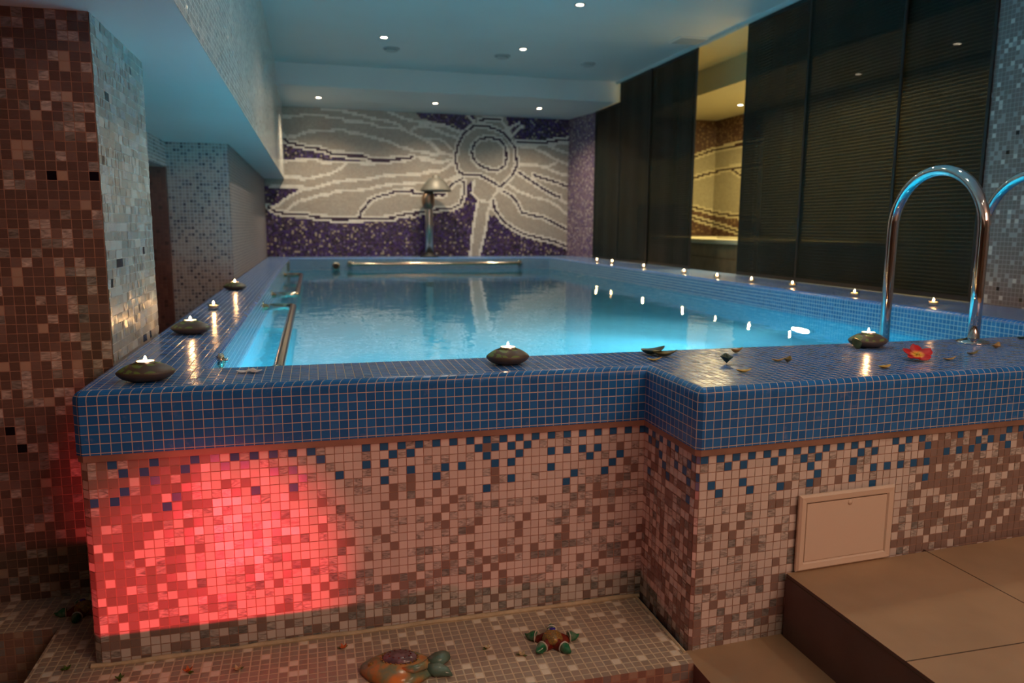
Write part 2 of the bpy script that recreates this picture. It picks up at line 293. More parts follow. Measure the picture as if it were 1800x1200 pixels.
M['gl_gold'] = glaze('gold_beaded_glaze', [(.5, .2, .03), (.15, .12, .05), (.45, .25, .04)], 160)
M['gl_red'] = glaze('dark_red_glaze', [(.12, .012, .01), (.2, .03, .015)], 30, .08)
M['gl_green'] = glaze('green_glaze', [(.01, .08, .03), (.02, .16, .07), (.10, .2, .12)], 35, .07)
M['gl_orange'] = glaze('orange_teal_glaze', [(.62, .22, .05), (.5, .2, .06), (.26, .22, .10), (.12, .2, .14)], 22, .2)
M['gl_teal'] = glaze('teal_glaze', [(.05, .09, .06), (.14, .24, .2)], 18, .12)
M['gl_mauve'] = glaze('mauve_glaze', [(.09, .05, .06), (.2, .12, .14)], 60, .2)
M['gl_blue'] = plain('blue_cabochon', (.03, .02, .3), .05)
M['gl_rim'] = plain('white_glaze_line', (.55, .5, .42), .2)
def curtain_mat():
    m, nt, b = newmat('woven_dark_slats'); L = nt.links.new
    tc = N(nt, 'ShaderNodeTexCoord'); s = N(nt, 'ShaderNodeSeparateXYZ'); L(tc.outputs['Object'], s.inputs[0])
    f = math_(nt, 'FRACT', math_(nt, 'MULTIPLY', s.outputs[2], 42))
    gap = math_(nt, 'GREATER_THAN', f, .80)
    setp(b, (.004, .012, .010), .5); b.inputs['Specular IOR Level'].default_value = .15
    bp = N(nt, 'ShaderNodeBump'); bp.inputs['Strength'].default_value = .6; bp.inputs['Distance'].default_value = .004
    L(math_(nt, 'SINE', math_(nt, 'MULTIPLY', f, 3.1416)), bp.inputs['Height']); L(bp.outputs[0], b.inputs['Normal'])
    tr = N(nt, 'ShaderNodeBsdfTransparent'); mix = N(nt, 'ShaderNodeMixShader')
    n = N(nt, 'ShaderNodeTexNoise'); n.inputs['Scale'].default_value = 1.3; L(tc.outputs['Object'], n.inputs[0])
    k = math_(nt, 'ADD', math_(nt, 'MULTIPLY', gap, .14), .115)
    L(k, mix.inputs[0]); L(b.outputs[0], mix.inputs[1]); L(tr.outputs[0], mix.inputs[2])
    L(mix.outputs[0], nt.nodes['Material Output'].inputs['Surface'])
    return m
M['curtain'] = curtain_mat()
M['fabric_edge'] = plain('black_hem', (.006, .008, .008), .6)
def water_mat():
    m = bpy.data.materials.new('pool_water'); m.use_nodes = True; nt = m.node_tree; nt.nodes.remove(nt.nodes['Principled BSDF']); L = nt.links.new
    out = nt.nodes['Material Output']
    g = N(nt, 'ShaderNodeBsdfGlass'); g.inputs['IOR'].default_value = 1.33; g.inputs['Roughness'].default_value = 0.0
    tc = N(nt, 'ShaderNodeTexCoord'); mp = N(nt, 'ShaderNodeMapping'); mp.inputs['Scale'].default_value = (1.5, 1, 1); L(tc.outputs['Object'], mp.inputs[0])
    n = N(nt, 'ShaderNodeTexNoise'); n.inputs['Scale'].default_value = 3.2; n.inputs['Detail'].default_value = 2; L(mp.outputs[0], n.inputs[0])
    bp = N(nt, 'ShaderNodeBump'); bp.inputs['Strength'].default_value = .11; bp.inputs['Distance'].default_value = .03; L(n.outputs[0], bp.inputs['Height']); n2 = N(nt, 'ShaderNodeTexNoise'); n2.inputs['Scale'].default_value = 16; n2.inputs['Detail'].default_value = 1; L(mp.outputs[0], n2.inputs[0])
    bp2 = N(nt, 'ShaderNodeBump'); bp2.inputs['Strength'].default_value = .10; bp2.inputs['Distance'].default_value = .006; L(n2.outputs[0], bp2.inputs['Height']); L(bp.outputs[0], bp2.inputs['Normal']); L(bp2.outputs[0], g.inputs['Normal'])
    L(g.outputs[0], out.inputs['Surface'])
    if VOL:
        v = N(nt, 'ShaderNodeVolumeScatter'); v.inputs['Color'].default_value = (.3, .8, .92, 1); v.inputs['Density'].default_value = VOL; v.inputs['Anisotropy'].default_value = .35
        L(v.outputs[0], out.inputs['Volume'])
    return m
VOL = .25
M['water'] = water_mat()

# ================================================================ mesh helpers
def tag(o, label=None, cat=None, group=None, kind=None):
    if label: o['label'] = label
    if cat: o['category'] = cat
    if group: o['group'] = group
    if kind: o['kind'] = kind
    return o
def empty(name, loc=(0, 0, 0), rz=0):
    o = bpy.data.objects.new(name, None); COL.objects.link(o); o.location = loc; o.rotation_euler = (0, 0, rz); o.empty_display_size = .05; return o
def mesh(name, V, F, mat, parent=None, smooth=False, uv=None, loc=None, mats=None, mi=None):
    me = bpy.data.meshes.new(name); me.from_pydata([tuple(v) for v in V], [], F)
    for x in (mats or [mat]): me.materials.append(x)
    if mi: me.polygons.foreach_set('material_index', mi)
    if smooth: me.polygons.foreach_set('use_smooth', [True]*len(F))
    if uv == 'box' or isinstance(uv, float):
        p = uv if isinstance(uv, float) else P_
        l = me.uv_layers.new(name='UVMap')
        for f in me.polygons:
            n = f.normal; ax = max(range(3), key=lambda i: abs(n[i]))
            for li in f.loop_indices:
                c = me.vertices[me.loops[li].vertex_index].co
                l.data[li].uv = ((c.y/p, c.z/p) if ax == 0 else (c.x/p, c.z/p) if ax == 1 else (c.x/p, c.y/p))
    elif uv is not None:
        l = me.uv_layers.new(name='UVMap')
        for li, q in enumerate(uv): l.data[li].uv = q
    me.update()
    o = bpy.data.objects.new(name, me); COL.objects.link(o)
    if parent: o.parent = parent
    if loc: o.location = loc
    return o
class MB:
    def __init__(s): s.V = []; s.F = []
    def add(s, V, F):
        b = len(s.V); s.V += [tuple(v) for v in V]; s.F += [tuple(i+b for i in f) for f in F]; return s
    def box(s, a, b):
        x0, y0, z0 = a; x1, y1, z1 = b
        return s.add([(x0, y0, z0), (x1, y0, z0), (x1, y1, z0), (x0, y1, z0), (x0, y0, z1), (x1, y0, z1), (x1, y1, z1), (x0, y1, z1)],
                     [(0, 3, 2, 1), (4, 5, 6, 7), (0, 1, 5, 4), (1, 2, 6, 5), (2, 3, 7, 6), (3, 0, 4, 7)])
    def prism(s, poly, z0, z1):
        n = len(poly)
        return s.add([(x, y, z0) for x, y in poly]+[(x, y, z1) for x, y in poly],
                     [tuple(range(n))[::-1], tuple(range(n, 2*n))]+[(i, (i+1) % n, n+(i+1) % n, n+i) for i in range(n)])
    def tube(s, pts, r, n=16, caps=True):
        pts = [Vector(p) for p in pts]; m = len(pts); R = r if isinstance(r, (list, tuple)) else [r]*m
        t0 = (pts[1]-pts[0]).normalized(); a = t0.orthogonal().normalized(); V = []
        for i, p in enumerate(pts):
            t = (pts[min(i+1, m-1)]-pts[max(i-1, 0)]).normalized(); a = (a-t*a.dot(t)).normalized(); b = t.cross(a)
            V += [p+(a*cos(2*pi*k/n)+b*sin(2*pi*k/n))*R[i] for k in range(n)]
        F = [(i*n+k, i*n+(k+1) % n, (i+1)*n+(k+1) % n, (i+1)*n+k) for i in range(m-1) for k in range(n)]
        if caps: F += [tuple(range(n))[::-1], tuple(range((m-1)*n, m*n))]
        return s.add(V, F)
    def lathe(s, prof, n=32, c=(0, 0, 0), sx=1, sy=1):
        V = [(c[0]+r*cos(2*pi*k/n)*sx, c[1]+r*sin(2*pi*k/n)*sy, c[2]+z) for r, z in prof for k in range(n)]; m = len(prof)
        F = [(i*n+k, i*n+(k+1) % n, (i+1)*n+(k+1) % n, (i+1)*n+k) for i in range(m-1) for k in range(n)]
        if prof[0][0] > 1e-4: F.append(tuple(range(n))[::-1])
        if prof[-1][0] > 1e-4: F.append(tuple(range((m-1)*n, m*n)))
        return s.add(V, F)
    def build(s, name, mat, parent=None, smooth=False, uv=None, loc=None):
        o = mesh(name, s.V, s.F, mat, parent, smooth, uv, loc)
        if smooth:
            bm = bmesh.new(); bm.from_mesh(o.data); bmesh.ops.recalc_face_normals(bm, faces=bm.faces); bm.to_mesh(o.data); bm.free()
        return o
def box(name, a, b, mat, parent=None, uv=None, bev=0):
    o = MB().box(a, b).build(name, mat, parent, uv=uv)
    if bev: bevel(o, bev)
    return o
def bevel(o, w, seg=2):
    m = o.modifiers.new('bevel', 'BEVEL'); m.width = w; m.segments = seg; m.limit_method = 'ANGLE'
    return o
def offset_path(path, d):
    """offset an open 2-D path to its right by d with mitres"""
    out = []; n = len(path)
    for i, p in enumerate(path):
        ns = []
        for a, b in ((i-1, i), (i, i+1)):
            if a < 0 or b >= n: continue
            dx, dy = path[b][0]-path[a][0], path[b][1]-path[a][1]; l = sqrt(dx*dx+dy*dy); ns.append((dy/l, -dx/l))
        if len(ns) == 1: nx, ny = ns[0]; k = 1
        else:
            nx, ny = ns[0][0]+ns[1][0], ns[0][1]+ns[1][1]; l = sqrt(nx*nx+ny*ny); nx /= l; ny /= l; k = 1/(nx*ns[0][0]+ny*ns[0][1])
        out.append((p[0]+nx*d*k, p[1]+ny*d*k))
    return out
def sweep(path, prof, pitch=P_, u0=0):
    """extrude a profile [(outward offset, z)] along a path; UV in tiles. returns V,F,uv"""
    V = []; F = []; UV = []; n = len(path)
    us = [u0]
    for i in range(n-1): us.append(us[-1]+sqrt((path[i+1][0]-path[i][0])**2+(path[i+1][1]-path[i][1])**2))
    vs = [0]
    for i in range(len(prof)-1): vs.append(vs[-1]-sqrt((prof[i+1][0]-prof[i][0])**2+(prof[i+1][1]-prof[i][1])**2))
    for off, z in prof: V += [(x, y, z) for x, y in offset_path(path, off)]
    for j in range(len(prof)-1):
        for i in range(n-1):
            a = j*n+i; F.append((a, a+1, a+n+1, a+n)[::-1])
            UV += [(us[i]/pitch, vs[j+1]/pitch), (us[i+1]/pitch, vs[j+1]/pitch), (us[i+1]/pitch, vs[j]/pitch), (us[i]/pitch, vs[j]/pitch)]
    return V, F, UV
PAL = {}
def tilegrid(name, o, U, Vd, nu, nv, colf, grout, pitch=P_, gap=.0022, parent=None, tilt=.0006, depth=.0012, runs=None, cut=None, flip=False, pu=None):
    """real glass tiles: every tile its own slightly tilted quad over a bed of grout. o top-left corner, U across, Vd down"""
    o = Vector(o); U = Vector(U).normalized(); Vd = Vector(Vd).normalized(); Nn = Vd.cross(U)*(-1 if flip else 1)
    rnd = random.Random(hash(name) % 1000 if False else len(name)*31+nu)
    V = []; F = []; C = []; UV = []; MI = []
    pu = pu or pitch; W_, H_ = nu*pu, nv*pitch
    q = [o-Nn*depth, o+U*W_-Nn*depth, o+U*W_+Vd*H_-Nn*depth, o+Vd*H_-Nn*depth]
    V += q; F.append((3, 2, 1, 0)); C += [(0, 0, 0, 1)]*4; UV += [(0, 0)]*4; MI.append(1)
    for j in range(nv):
        i = 0
        while i < nu:
            k = runs(i, j, rnd) if runs else 1
            k = min(k, nu-i)
            c = colf(i, j, rnd)
            if c is None: i += k; continue
            a, b = i*pu+gap/2, (i+k)*pu-gap/2; t, d = j*pitch+gap/2, (j+1)*pitch-gap/2
            base = len(V)
            tx, ty = rnd.uniform(-tilt, tilt), rnd.uniform(-tilt, tilt)
            for (x, y, sx, sy) in ((a, d, -1, 1), (b, d, 1, 1), (b, t, 1, -1), (a, t, -1, -1)): V.append(o+U*x+Vd*y+Nn*(tx*sx+ty*sy))
            F.append((base, base+1, base+2, base+3)); MI.append(0)
            jit = rnd.uniform(.92, 1.08); C += [(c[0]*jit, c[1]*jit, c[2]*jit, c[3] if len(c) > 3 else 1)]*4
            ox, oy = rnd.random()*50, rnd.random()*50; UV += [(ox, oy), (ox+k, oy), (ox+k, oy+1), (ox, oy+1)]
            i += k
    if flip: pass
    ob = mesh(name, V, F, None, parent, uv=UV, mats=[M['tiles'], grout], mi=MI)
    at = ob.data.color_attributes.new(name='tile', type='FLOAT_COLOR', domain='CORNER')
    at.data.foreach_set('color', [x for c in C for x in c])
    return ob

# ================================================================ the setting
PL = [(XL, 10.96), (XL, yfa(XL)+.018), (XL+.018, yfa(XL)), (XS, YF), (XS, YF2+.014), Bp(.014), Bp(2.795)]
pool = empty('swimming_pool', (1.2, 6, 0)); tag(pool, 'raised blue tiled swimming pool with mosaic sides filling the room', 'swimming pool')
def pp(o):
    o.parent = pool; o.matrix_parent_inverse = Matrix.Translation((-1.2, -6, 0)); return o
# blue cap: bullnose edge and apron
r = .024
arc = [(-r+r*sin(a), ZR-r+r*cos(a)) for a in [i*pi/2/5 for i in range(6)]]
# PL runs with the pool on its left, so the outward side is on the right
V, F, UV = sweep(PL, arc+[(0, ZT), (-.02, ZT)])
cap_v, cap_f, cap_uv = list(V), list(F), list(UV)
top = offset_path(PL, -r)
def addface(poly, z=ZR):
    b = len(cap_v); cap_v.extend([(x, y, z) for x, y in poly]); cap_f.append(tuple(range(b, b+len(poly)))); cap_uv.extend([(x/P_, (y)/P_) for x, y in poly])
T = top
IR = .02   # inner edge rounding
inn = [(XIN, YINB), (XIN, yina(XIN)), (XRIN, yina(XRIN)), (XRIN, YINB)]
ii = [(XIN-IR, YINB+IR), (XIN-IR, yina(XIN)-IR), (XRIN+IR, yina(XRIN)-IR), (XRIN+IR, YINB+IR)]
addface([T[1], (T[2][0], T[2][1]), ii[1], ii[0], (ii[0][0], yb(0)+.0), (T[0][0], yb(XL))])
addface([T[2], T[3], (T[3][0], yina(XS)-IR), ii[1]])
addface([T[3], T[4], T[5], T[6], (T[6][0], yina(XR)-IR), ii[2], (T[3][0], yina(XS)-IR)])
addface([ii[2], (XR+.05, yina(XR)-IR), (XR+.05, yb(XR)-.02), (ii[3][0], yb(XR)), ii[3]])
addface([ii[0], ii[3], (ii[3][0], yb(XR)), (ii[0][0], yb(0))])
# inner rounding + inner face down to the water
path_in = [inn[0], inn[1], inn[2], inn[3], inn[0]]
iarc = [(IR*cos(a) , ZR-IR+IR*sin(a)) for a in [pi/2-i*pi/2/4 for i in range(5)]]
pin = [(-XIN, 0)]
def closed_sweep(path, prof):
    n = len(path); V = []; F = []; UV = []
    ext = [path[-2]]+path+[path[1]] if path[0] == path[-1] else path
    L = []
    for off, z in prof: L.append([(x, y, z) for x, y in offset_path(ext, off)[1:-1]])
    us = [0]
    for i in range(n-1): us.append(us[-1]+sqrt((path[i+1][0]-path[i][0])**2+(path[i+1][1]-path[i][1])**2))
    vs = [0]
    for i in range(len(prof)-1): vs.append(vs[-1]-sqrt((prof[i+1][0]-prof[i][0])**2+(prof[i+1][1]-prof[i][1])**2))
    for l in L: V += l
    for j in range(len(prof)-1):
        for i in range(n-1):
            a = j*n+i; F.append((a+n, a+n+1, a+1, a)); UV += [(us[i]/P_, vs[j+1]/P_), (us[i+1]/P_, vs[j+1]/P_), (us[i+1]/P_, vs[j]/P_), (us[i]/P_, vs[j]/P_)]
    return V, F, UV
# walking the inner path with the water on the left, offset to the right is into the rim
V, F, UV = closed_sweep(path_in, [(IR-IR*sin(a), ZR-IR+IR*cos(a)) for a in [i*pi/2/4 for i in range(5)]])
b0 = len(cap_v); cap_v += V; cap_f += [tuple(i+b0 for i in f) for f in F]; cap_uv += UV
pp(mesh('rim', cap_v, cap_f, M['blue'], uv=cap_uv))
V, F, UV = closed_sweep(path_in, [(0, ZR-IR), (0, ZW-.12)])
w0 = MB(); V2, F2, UV2 = closed_sweep(path_in, [(0, ZW-.12), (0, ZBOT)])
pp(mesh('waterline_tiles', V, F, M['basin'], uv=UV))
n0 = len(V2); V2 = V2+[(x, y, ZBOT) for x, y in inn]; F2 = F2+[(n0, n0+1, n0+2, n0+3)]
pp(mesh('basin', V2, F2, M['basin_deep']))
# stone band under the blue cap
V, F, UV = sweep(PL, [(-.02, ZT), (-.002, ZT), (-.002, ZT-.019), (-.02, ZT-.019)])
pp(mesh('stone_band', V, F, M['band'], uv=UV))
# mosaic faces below the band
OFF = -.008
zt = ZT-.018; NR = 23
GM = (*GRY, .2); DM = (*DGR, .25)
def pick(r, *ws):
    x = r.random()*sum(w_ for _, w_ in ws)
    for c, w_ in ws:
        x -= w_
        if x <= 0: return c
    return ws[-1][0]
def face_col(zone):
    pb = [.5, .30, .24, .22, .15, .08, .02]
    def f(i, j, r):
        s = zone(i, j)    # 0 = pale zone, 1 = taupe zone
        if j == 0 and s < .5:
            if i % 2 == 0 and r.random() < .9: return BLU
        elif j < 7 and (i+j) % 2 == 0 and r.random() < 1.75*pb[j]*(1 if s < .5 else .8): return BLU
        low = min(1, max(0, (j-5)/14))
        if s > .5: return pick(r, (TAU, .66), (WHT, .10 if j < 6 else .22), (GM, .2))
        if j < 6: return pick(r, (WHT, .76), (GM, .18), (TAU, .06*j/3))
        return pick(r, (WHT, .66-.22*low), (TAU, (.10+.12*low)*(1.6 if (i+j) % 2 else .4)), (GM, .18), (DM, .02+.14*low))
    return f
pa, pb_ = offset_path(PL, OFF)[2], offset_path(PL, OFF)[3]
na = int((pb_[0]-pa[0])/P_)+1
rs = random.Random(5); edge = [11+rs.randint(-1, 1) for _ in range(40)]
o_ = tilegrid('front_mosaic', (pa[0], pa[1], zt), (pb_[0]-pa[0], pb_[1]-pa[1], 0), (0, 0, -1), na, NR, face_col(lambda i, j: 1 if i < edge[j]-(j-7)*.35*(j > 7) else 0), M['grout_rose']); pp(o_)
pc, pd = offset_path(PL, OFF)[4], offset_path(PL, OFF)[3]
ns = round((pd[1]-pc[1])/P_)
def side_col(i, j, r):
    if j < 7 and (i+j) % 2 == 0 and r.random() < [.8, .6, .5, .4, .24, .12, .08][j]: return BLU
    return pick(r, (WHT, .34), (TAU, .34), (GM, .22), (DM, .10)) if j > 5 else pick(r, (WHT, .5), (GM, .3), (TAU, .2))
pp(tilegrid('side_mosaic', (pd[0], pd[1], zt), (0, -1, 0), (0, 0, -1), ns, NR, side_col, M['grout_rose'], pu=(pd[1]-pc[1])/ns))
pe = offset_path(PL, OFF)[5]
pp(tilegrid('corner_mosaic', (pc[0], pc[1], zt), (pe[0]-pc[0], pe[1]-pc[1], 0), (0, 0, -1), 1, NR, lambda i, j, r: pick(r, (BLU, .4 if j < 4 else 0), (WHT, .5), (TAU, .3), (GM, .2)), M['grout_rose'], pu=sqrt((pe[0]-pc[0])**2+(pe[1]-pc[1])**2)))
pl0, pl1 = offset_path(PL, OFF)[1], offset_path(PL, OFF)[2]
pp(tilegrid('corner_mosaic', (pl0[0], pl0[1], zt), (pl1[0]-pl0[0], pl1[1]-pl0[1], 0), (0, 0, -1), 1, NR, lambda i, j, r: pick(r, (WHT, .2), (TAU, .4), (GM, .4)), M['grout_rose'], pitch=.0255))
eb = [29+rs.randint(-2, 2) for _ in range(40)]
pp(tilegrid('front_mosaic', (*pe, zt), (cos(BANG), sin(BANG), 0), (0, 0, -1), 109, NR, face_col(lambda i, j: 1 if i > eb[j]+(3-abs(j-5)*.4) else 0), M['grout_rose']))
pp(mesh('side_mosaic', [(XL+.008, yfa(XL)+.018, zt), (XL+.008, 2.62, zt), (XL+.008, 2.62, 0), (XL+.008, yfa(XL)+.018, 0)], [(0, 1, 2, 3)], M['pillar_mos'], uv='box'))
# caulk line where the pool side meets the bench
cb = MB(); cb.tube([(XL+.0, yfa(XL)-.001, ZBN+.002)]+[(XL+.05+i*(XS-XL-.05)/24, yfa(XL+i*.067)-.002-.002*random.random(), ZBN+.001+.003*random.random()) for i in range(25)], [.006+.004*random.random() for _ in range(26)], 6)
cb.tube([(XS+OFF-.004, YF-.01, ZBN), (XS+OFF-.002, YF2+.0, ZBN)], .005, 6)
pp(cb.build('caulk_line', M['caulk']))

# water
wv = MB().box((XIN-.02, yina(XIN)-.05, ZBOT-.03), (XRIN+.02, YINB+.02, ZW))
o_ = wv.build('pool_water', M['water']); tag(o_, 'glowing turquoise water filling the raised blue tiled pool', 'water', kind='stuff')

# ceiling, soffit, beam
def struct(o): o['kind'] = 'structure'; return o
struct(box('ceiling', (XB, -3.2, ZC), (XR+.02, YS+.05, ZC+.1), M['plaster']))
struct(MB().prism([(XB, YS), (XR+.02, YS+.06), (XR+.02, 11.3), (XB, 11.3)], ZSO, ZC+.1).build('ceiling_soffit', M['plaster']))
struct(mesh('ceiling_beam', [(XB, -3.2, ZBEAM), (XB, 11.2, ZBEAM), (XB, 11.2, ZC+.05), (XB, -3.2, ZC+.05)], [(3, 2, 1, 0)], M['white_mos'], uv='box'))
struct(box('ceiling_left', (-3.2, -3.2, ZBEAM), (XB-.001, 11.2, ZBEAM+.12), M['plaster']))
# floors
struct(box('floor', (-3.2, -3.2, -.1), (XL+.01, 9, 0), M['stone'])); struct(box('floor', (XL+.01, -3.2, -.1), (7, 2.2, 0), M['stone']))
# bench
bp_ = [(XL-.152, -.3+1.2), (.975, .9), (.975, 1.79), (XS-.008, YF+.01), (XL, yfa(XL)+.01), (XL, 2.6), (-3, 2.6), (-3, 2.37), (XL-.152, 2.385)]
BX = XL-.152; BY = 1.755
bench = struct(MB().prism([(BX, BY), (.985, 1.765), (.99, 1.80), (XS-.006, YF-.004), (XL+.009, yfa(XL)-.004), (XL+.0, 2.6), (-2.2, 2.63), (-2.2, 2.42), (BX, 2.385)], 0.02, ZBN).build('trim_bench', M['bench_mos'], uv='box'))
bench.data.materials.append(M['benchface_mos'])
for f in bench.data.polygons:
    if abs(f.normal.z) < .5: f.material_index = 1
# steps
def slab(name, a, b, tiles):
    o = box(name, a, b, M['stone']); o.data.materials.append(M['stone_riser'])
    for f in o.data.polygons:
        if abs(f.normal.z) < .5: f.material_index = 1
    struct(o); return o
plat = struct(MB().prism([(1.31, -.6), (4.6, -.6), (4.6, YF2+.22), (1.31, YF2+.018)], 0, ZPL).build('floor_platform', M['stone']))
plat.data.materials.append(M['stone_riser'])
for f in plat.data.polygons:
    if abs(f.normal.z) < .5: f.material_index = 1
lst = struct(MB().prism([(.984, .3), (1.312, .3), (1.312, YF2+.03), (1.0, YF2+.012), (.984, YF2+.012)], 0, ZBN-.002).build('floor_step', M['stone']))
lst.data.materials.append(M['stone_riser'])
for f in lst.data.polygons:
    if abs(f.normal.z) < .5: f.material_index = 1
j = MB()
for x in (1.832, 2.352, 2.872, 3.392): j.box((x-.0015, -.6, ZPL-.002), (x+.0015, YF2+.03+(x-1)*.065, ZPL+.0006))
for y in (.84, 1.365): j.box((1.31, y-.0015, ZPL-.002), (4.6, y+.0015, ZPL+.0006))
j.box((1.3095, .858, 0), (1.3102, .861, ZPL)); j.box((1.3085, -.6, ZPL-.011), (1.3102, YF2+.015, ZPL-.0095))
struct(j.build('floor_joints', M['joint']))

# pillar on the left: taupe front, pale brick-like glass side
PY0, PY1 = 2.60, 3.335
pil = struct(box('wall_pillar', (-3.2, PY0+.003, -.02), (XL-.004, PY1, ZBEAM), M['grout_dark']))
PP = .0288
def pil_col(i, j, r): return pick(r, ((.135, .095, .085, .85), .62), ((.20, .145, .13, .9), .1), (GM, .13), (DM, .08), ((.42, .33, .27), .06), (BLK, .0035))
tilegrid('wall_pillar_front', (XL-.004, PY0, ZBEAM), (-1, 0, 0), (0, 0, -1), 60, 73, pil_col, M['grout_rose'], pitch=PP, flip=True)['kind'] = 'structure'
def br_col(i, j, r): return pick(r, ((.36, .35, .31), .5), ((.42, .41, .37), .2), ((.54, .54, .50), .22), ((.44, .46, .46, .6), .14), (BLK, .012))
tilegrid('wall_pillar_side', (XL-.001, PY0, ZBEAM), (0, 1, 0), (0, 0, -1), 25, 36, br_col, M['grout_wht'], pitch=.0292, runs=lambda i, j, r: r.choice((1, 1, 1, 2, 2, 3)), tilt=.0011)['kind'] = 'structure'
# block further back, lintel, passage
struct(box('wall_left_block', (-1.07, 6.4, 0), (XL-.004, 11.0, ZBEAM), M['block_mos'], uv='box'))
struct(mesh('wall_left', [(XL-.002, 6.4, ZR-.02), (XL-.002, 11.05, ZR-.02), (XL-.002, 11.05, ZBEAM), (XL-.002, 6.4, ZBEAM)], [(0, 1, 2, 3)], M['lilac_mos'], uv='box'))
struct(box('wall_left_lintel', (-1.2, PY1, 2.0), (-1.07, 6.4, ZBEAM), M['block_mos'], uv='box'))
struct(box('wall_passage', (-2.6, 6.38, 0), (-1.072, 6.5, ZBEAM), M['brown_mos'], uv=.03))
struct(box('wall_passage_end', (-2.7, PY1, 0), (-2.6, 6.5, ZBEAM), M['brown_mos'], uv='box'))
# rim ledge top left of the pool towards the recess
struct(box('wall_recess_ledge', (-1.07, PY1, 0), (XL-.002, 6.4, .3), M['brown_mos'], uv='box'))
# back wall with the flower mural
M['valve'] = plain('grey_valve', (.45, .47, .47), .5)
def seglines(lines):
    out = []
    for l in lines:
        for a, b in zip(l, l[1:]): out.append((a[0], a[1], b[0], b[1]))
    return out
def dseg(px, py, s):
    x0, y0, x1, y1 = s; dx, dy = x1-x0, y1-y0; l = dx*dx+dy*dy
    t = 0 if l == 0 else max(0, min(1, ((px-x0)*dx+(py-y0)*dy)/l))
    return sqrt((px-x0-t*dx)**2+(py-y0-t*dy)**2)
def inpoly(x, y, p):
    c = False; n = len(p)
    for i in range(n):
        x0, y0 = p[i]; x1, y1 = p[(i+1) % n]
        if (y0 > y) != (y1 > y) and x < (x1-x0)*(y-y0)/(y1-y0)+x0: c = not c
    return c
def raster(nu, nv, s0, z0, pitch, whites, darks, polys, default='g'):
    G = [[default]*nu for _ in range(nv)]
    for jj in range(nv):
        for i in range(nu):
            s = s0+(i+.5)*pitch; z = z0-(jj+.5)*pitch
            if any(inpoly(s, z, p) for p in polys): G[jj][i] = 'p'
    def stroke(lines, rad, ch):
        for sg in seglines(lines):
            i0 = int((min(sg[0], sg[2])-rad-s0)/pitch)-1; i1 = int((max(sg[0], sg[2])+rad-s0)/pitch)+1
            j0 = int((z0-max(sg[1], sg[3])-rad)/pitch)-1; j1 = int((z0-min(sg[1], sg[3])+rad)/pitch)+1
            for jj in range(max(0, j0), min(nv, j1+1)):
                for i in range(max(0, i0), min(nu, i1+1)):
                    if dseg(s0+(i+.5)*pitch, z0-(jj+.5)*pitch, sg) < rad: G[jj][i] = ch
    stroke(whites, pitch*.78, 'w'); stroke(darks, pitch*1.75, 'w'); stroke(darks, pitch*.58, 'd')
    return G
MG, MWT, MDK = (.42, .37, .32), (.76, .72, .66), (.03, .015, .045)
def pur(r): return pick(r, ((.035, .018, .075), .32), ((.055, .025, .15), .22), ((.075, .05, .075), .22), ((.015, .012, .03), .16), ((.40, .34, .26), .07), ((.14, .11, .22), .06))
def mcol(G):
    def f(i, j, r):
        c = G[j][i]
        return MG if c == 'g' else MWT if c == 'w' else MDK if c == 'd' else pur(r)
    return f
LW = 4.34; nu = int(LW/P_)+1; nv = int((ZSO+.03-ZR+.02)/P_)+1
G = raster(nu, nv, 0, ZSO+.02, P_, MW, MD, MP)
U_ = (1, SANG, 0)
tilegrid('wall_back', (XL, 10.95, ZSO+.02), U_, (0, 0, -1), nu, nv, mcol(G), plain('mural_grout', (.25, .23, .21), .9), gap=.0012)['kind'] = 'structure'
struct(mesh('wall_right_return', [(3.70, 11.04, ZR-.01), (3.83, 10.12, ZR-.01), (3.83, 10.12, ZSO+.02), (3.70, 11.04, ZSO+.02)], [(0, 1, 2, 3)], M['purple_mos'], uv=[(0, 0), (.93/P_, 0), (.93/P_, 78.7), (0, 78.7)]))
struct(box('wall_return_edge', (3.80, 10.10, ZR-.02), (3.95, 10.14, ZSO+.02), M['purple_mos'], uv='box'))
# right wall, near piece with grey mosaic
struct(box('wall_right', (3.79, -3.2, 0), (3.99, 3.72, ZC), M['rightwall_mos'], uv='box'))
# remaining shell of the place around the photographer
struct(box('wall_rear', (-3.2, -3.3, 0), (3.99, -3.2, ZC), M['plaster_dark']))
struct(box('wall_left_near', (-3.3, -3.3, 0), (-3.2, 3.4, ZBEAM+.1), M['pillar_mos'], uv='box'))

# ---------------------------------------------------------------- room beyond the curtains
R2X, R2Y = 5.82, 10.5
struct(box('wall_right_sill', (3.88, 3.72, .3), (3.97, 10.2, 1.07), M['blue'], uv='box'))
struct(box('floor', (3.95, 3.0, -.05), (R2X+.1, R2Y+.1, .0), M['stone']))
struct(box('ceiling_spa', (3.82, 2.0, 3.42), (R2X+.1, R2Y+.1, 3.5), plain('cream_plaster', (.55, .5, .3), .6)))
struct(box('ceiling_spa_soffit', (4.52, 2.0, ZSO), (R2X+.1, R2Y+.1, 3.42), plain('cream_soffit', (.62, .58, .38), .5)))
nu2 = int((R2Y-4)/P_)+1; nv2 = int((ZSO-.9)/P_)+1
up = lambda l: [(R2Y-a, b) for a, b in l]
M2p = [up([(10.6, 3.3), (4, 3.3), (4, 2.62), *M2[0][::-1], (10.6, 2.3)])]
lo = up([(10.6, M2[3][0][1]), *M2[3], (4, M2[3][-1][1]), (4, .5), (10.6, .5)])
G2 = raster(nu2, nv2, 0, ZSO, P_, [], [up(l) for l in M2], [up([(10.6, 3.3), (M2[0][-1][0], 3.3)]+M2[0][::-1]+[(10.6, M2[0][0][1])]), up([(10.6, M2[3][0][1])]+M2[3]+[(M2[3][-1][0], .5), (10.6, .5)])])
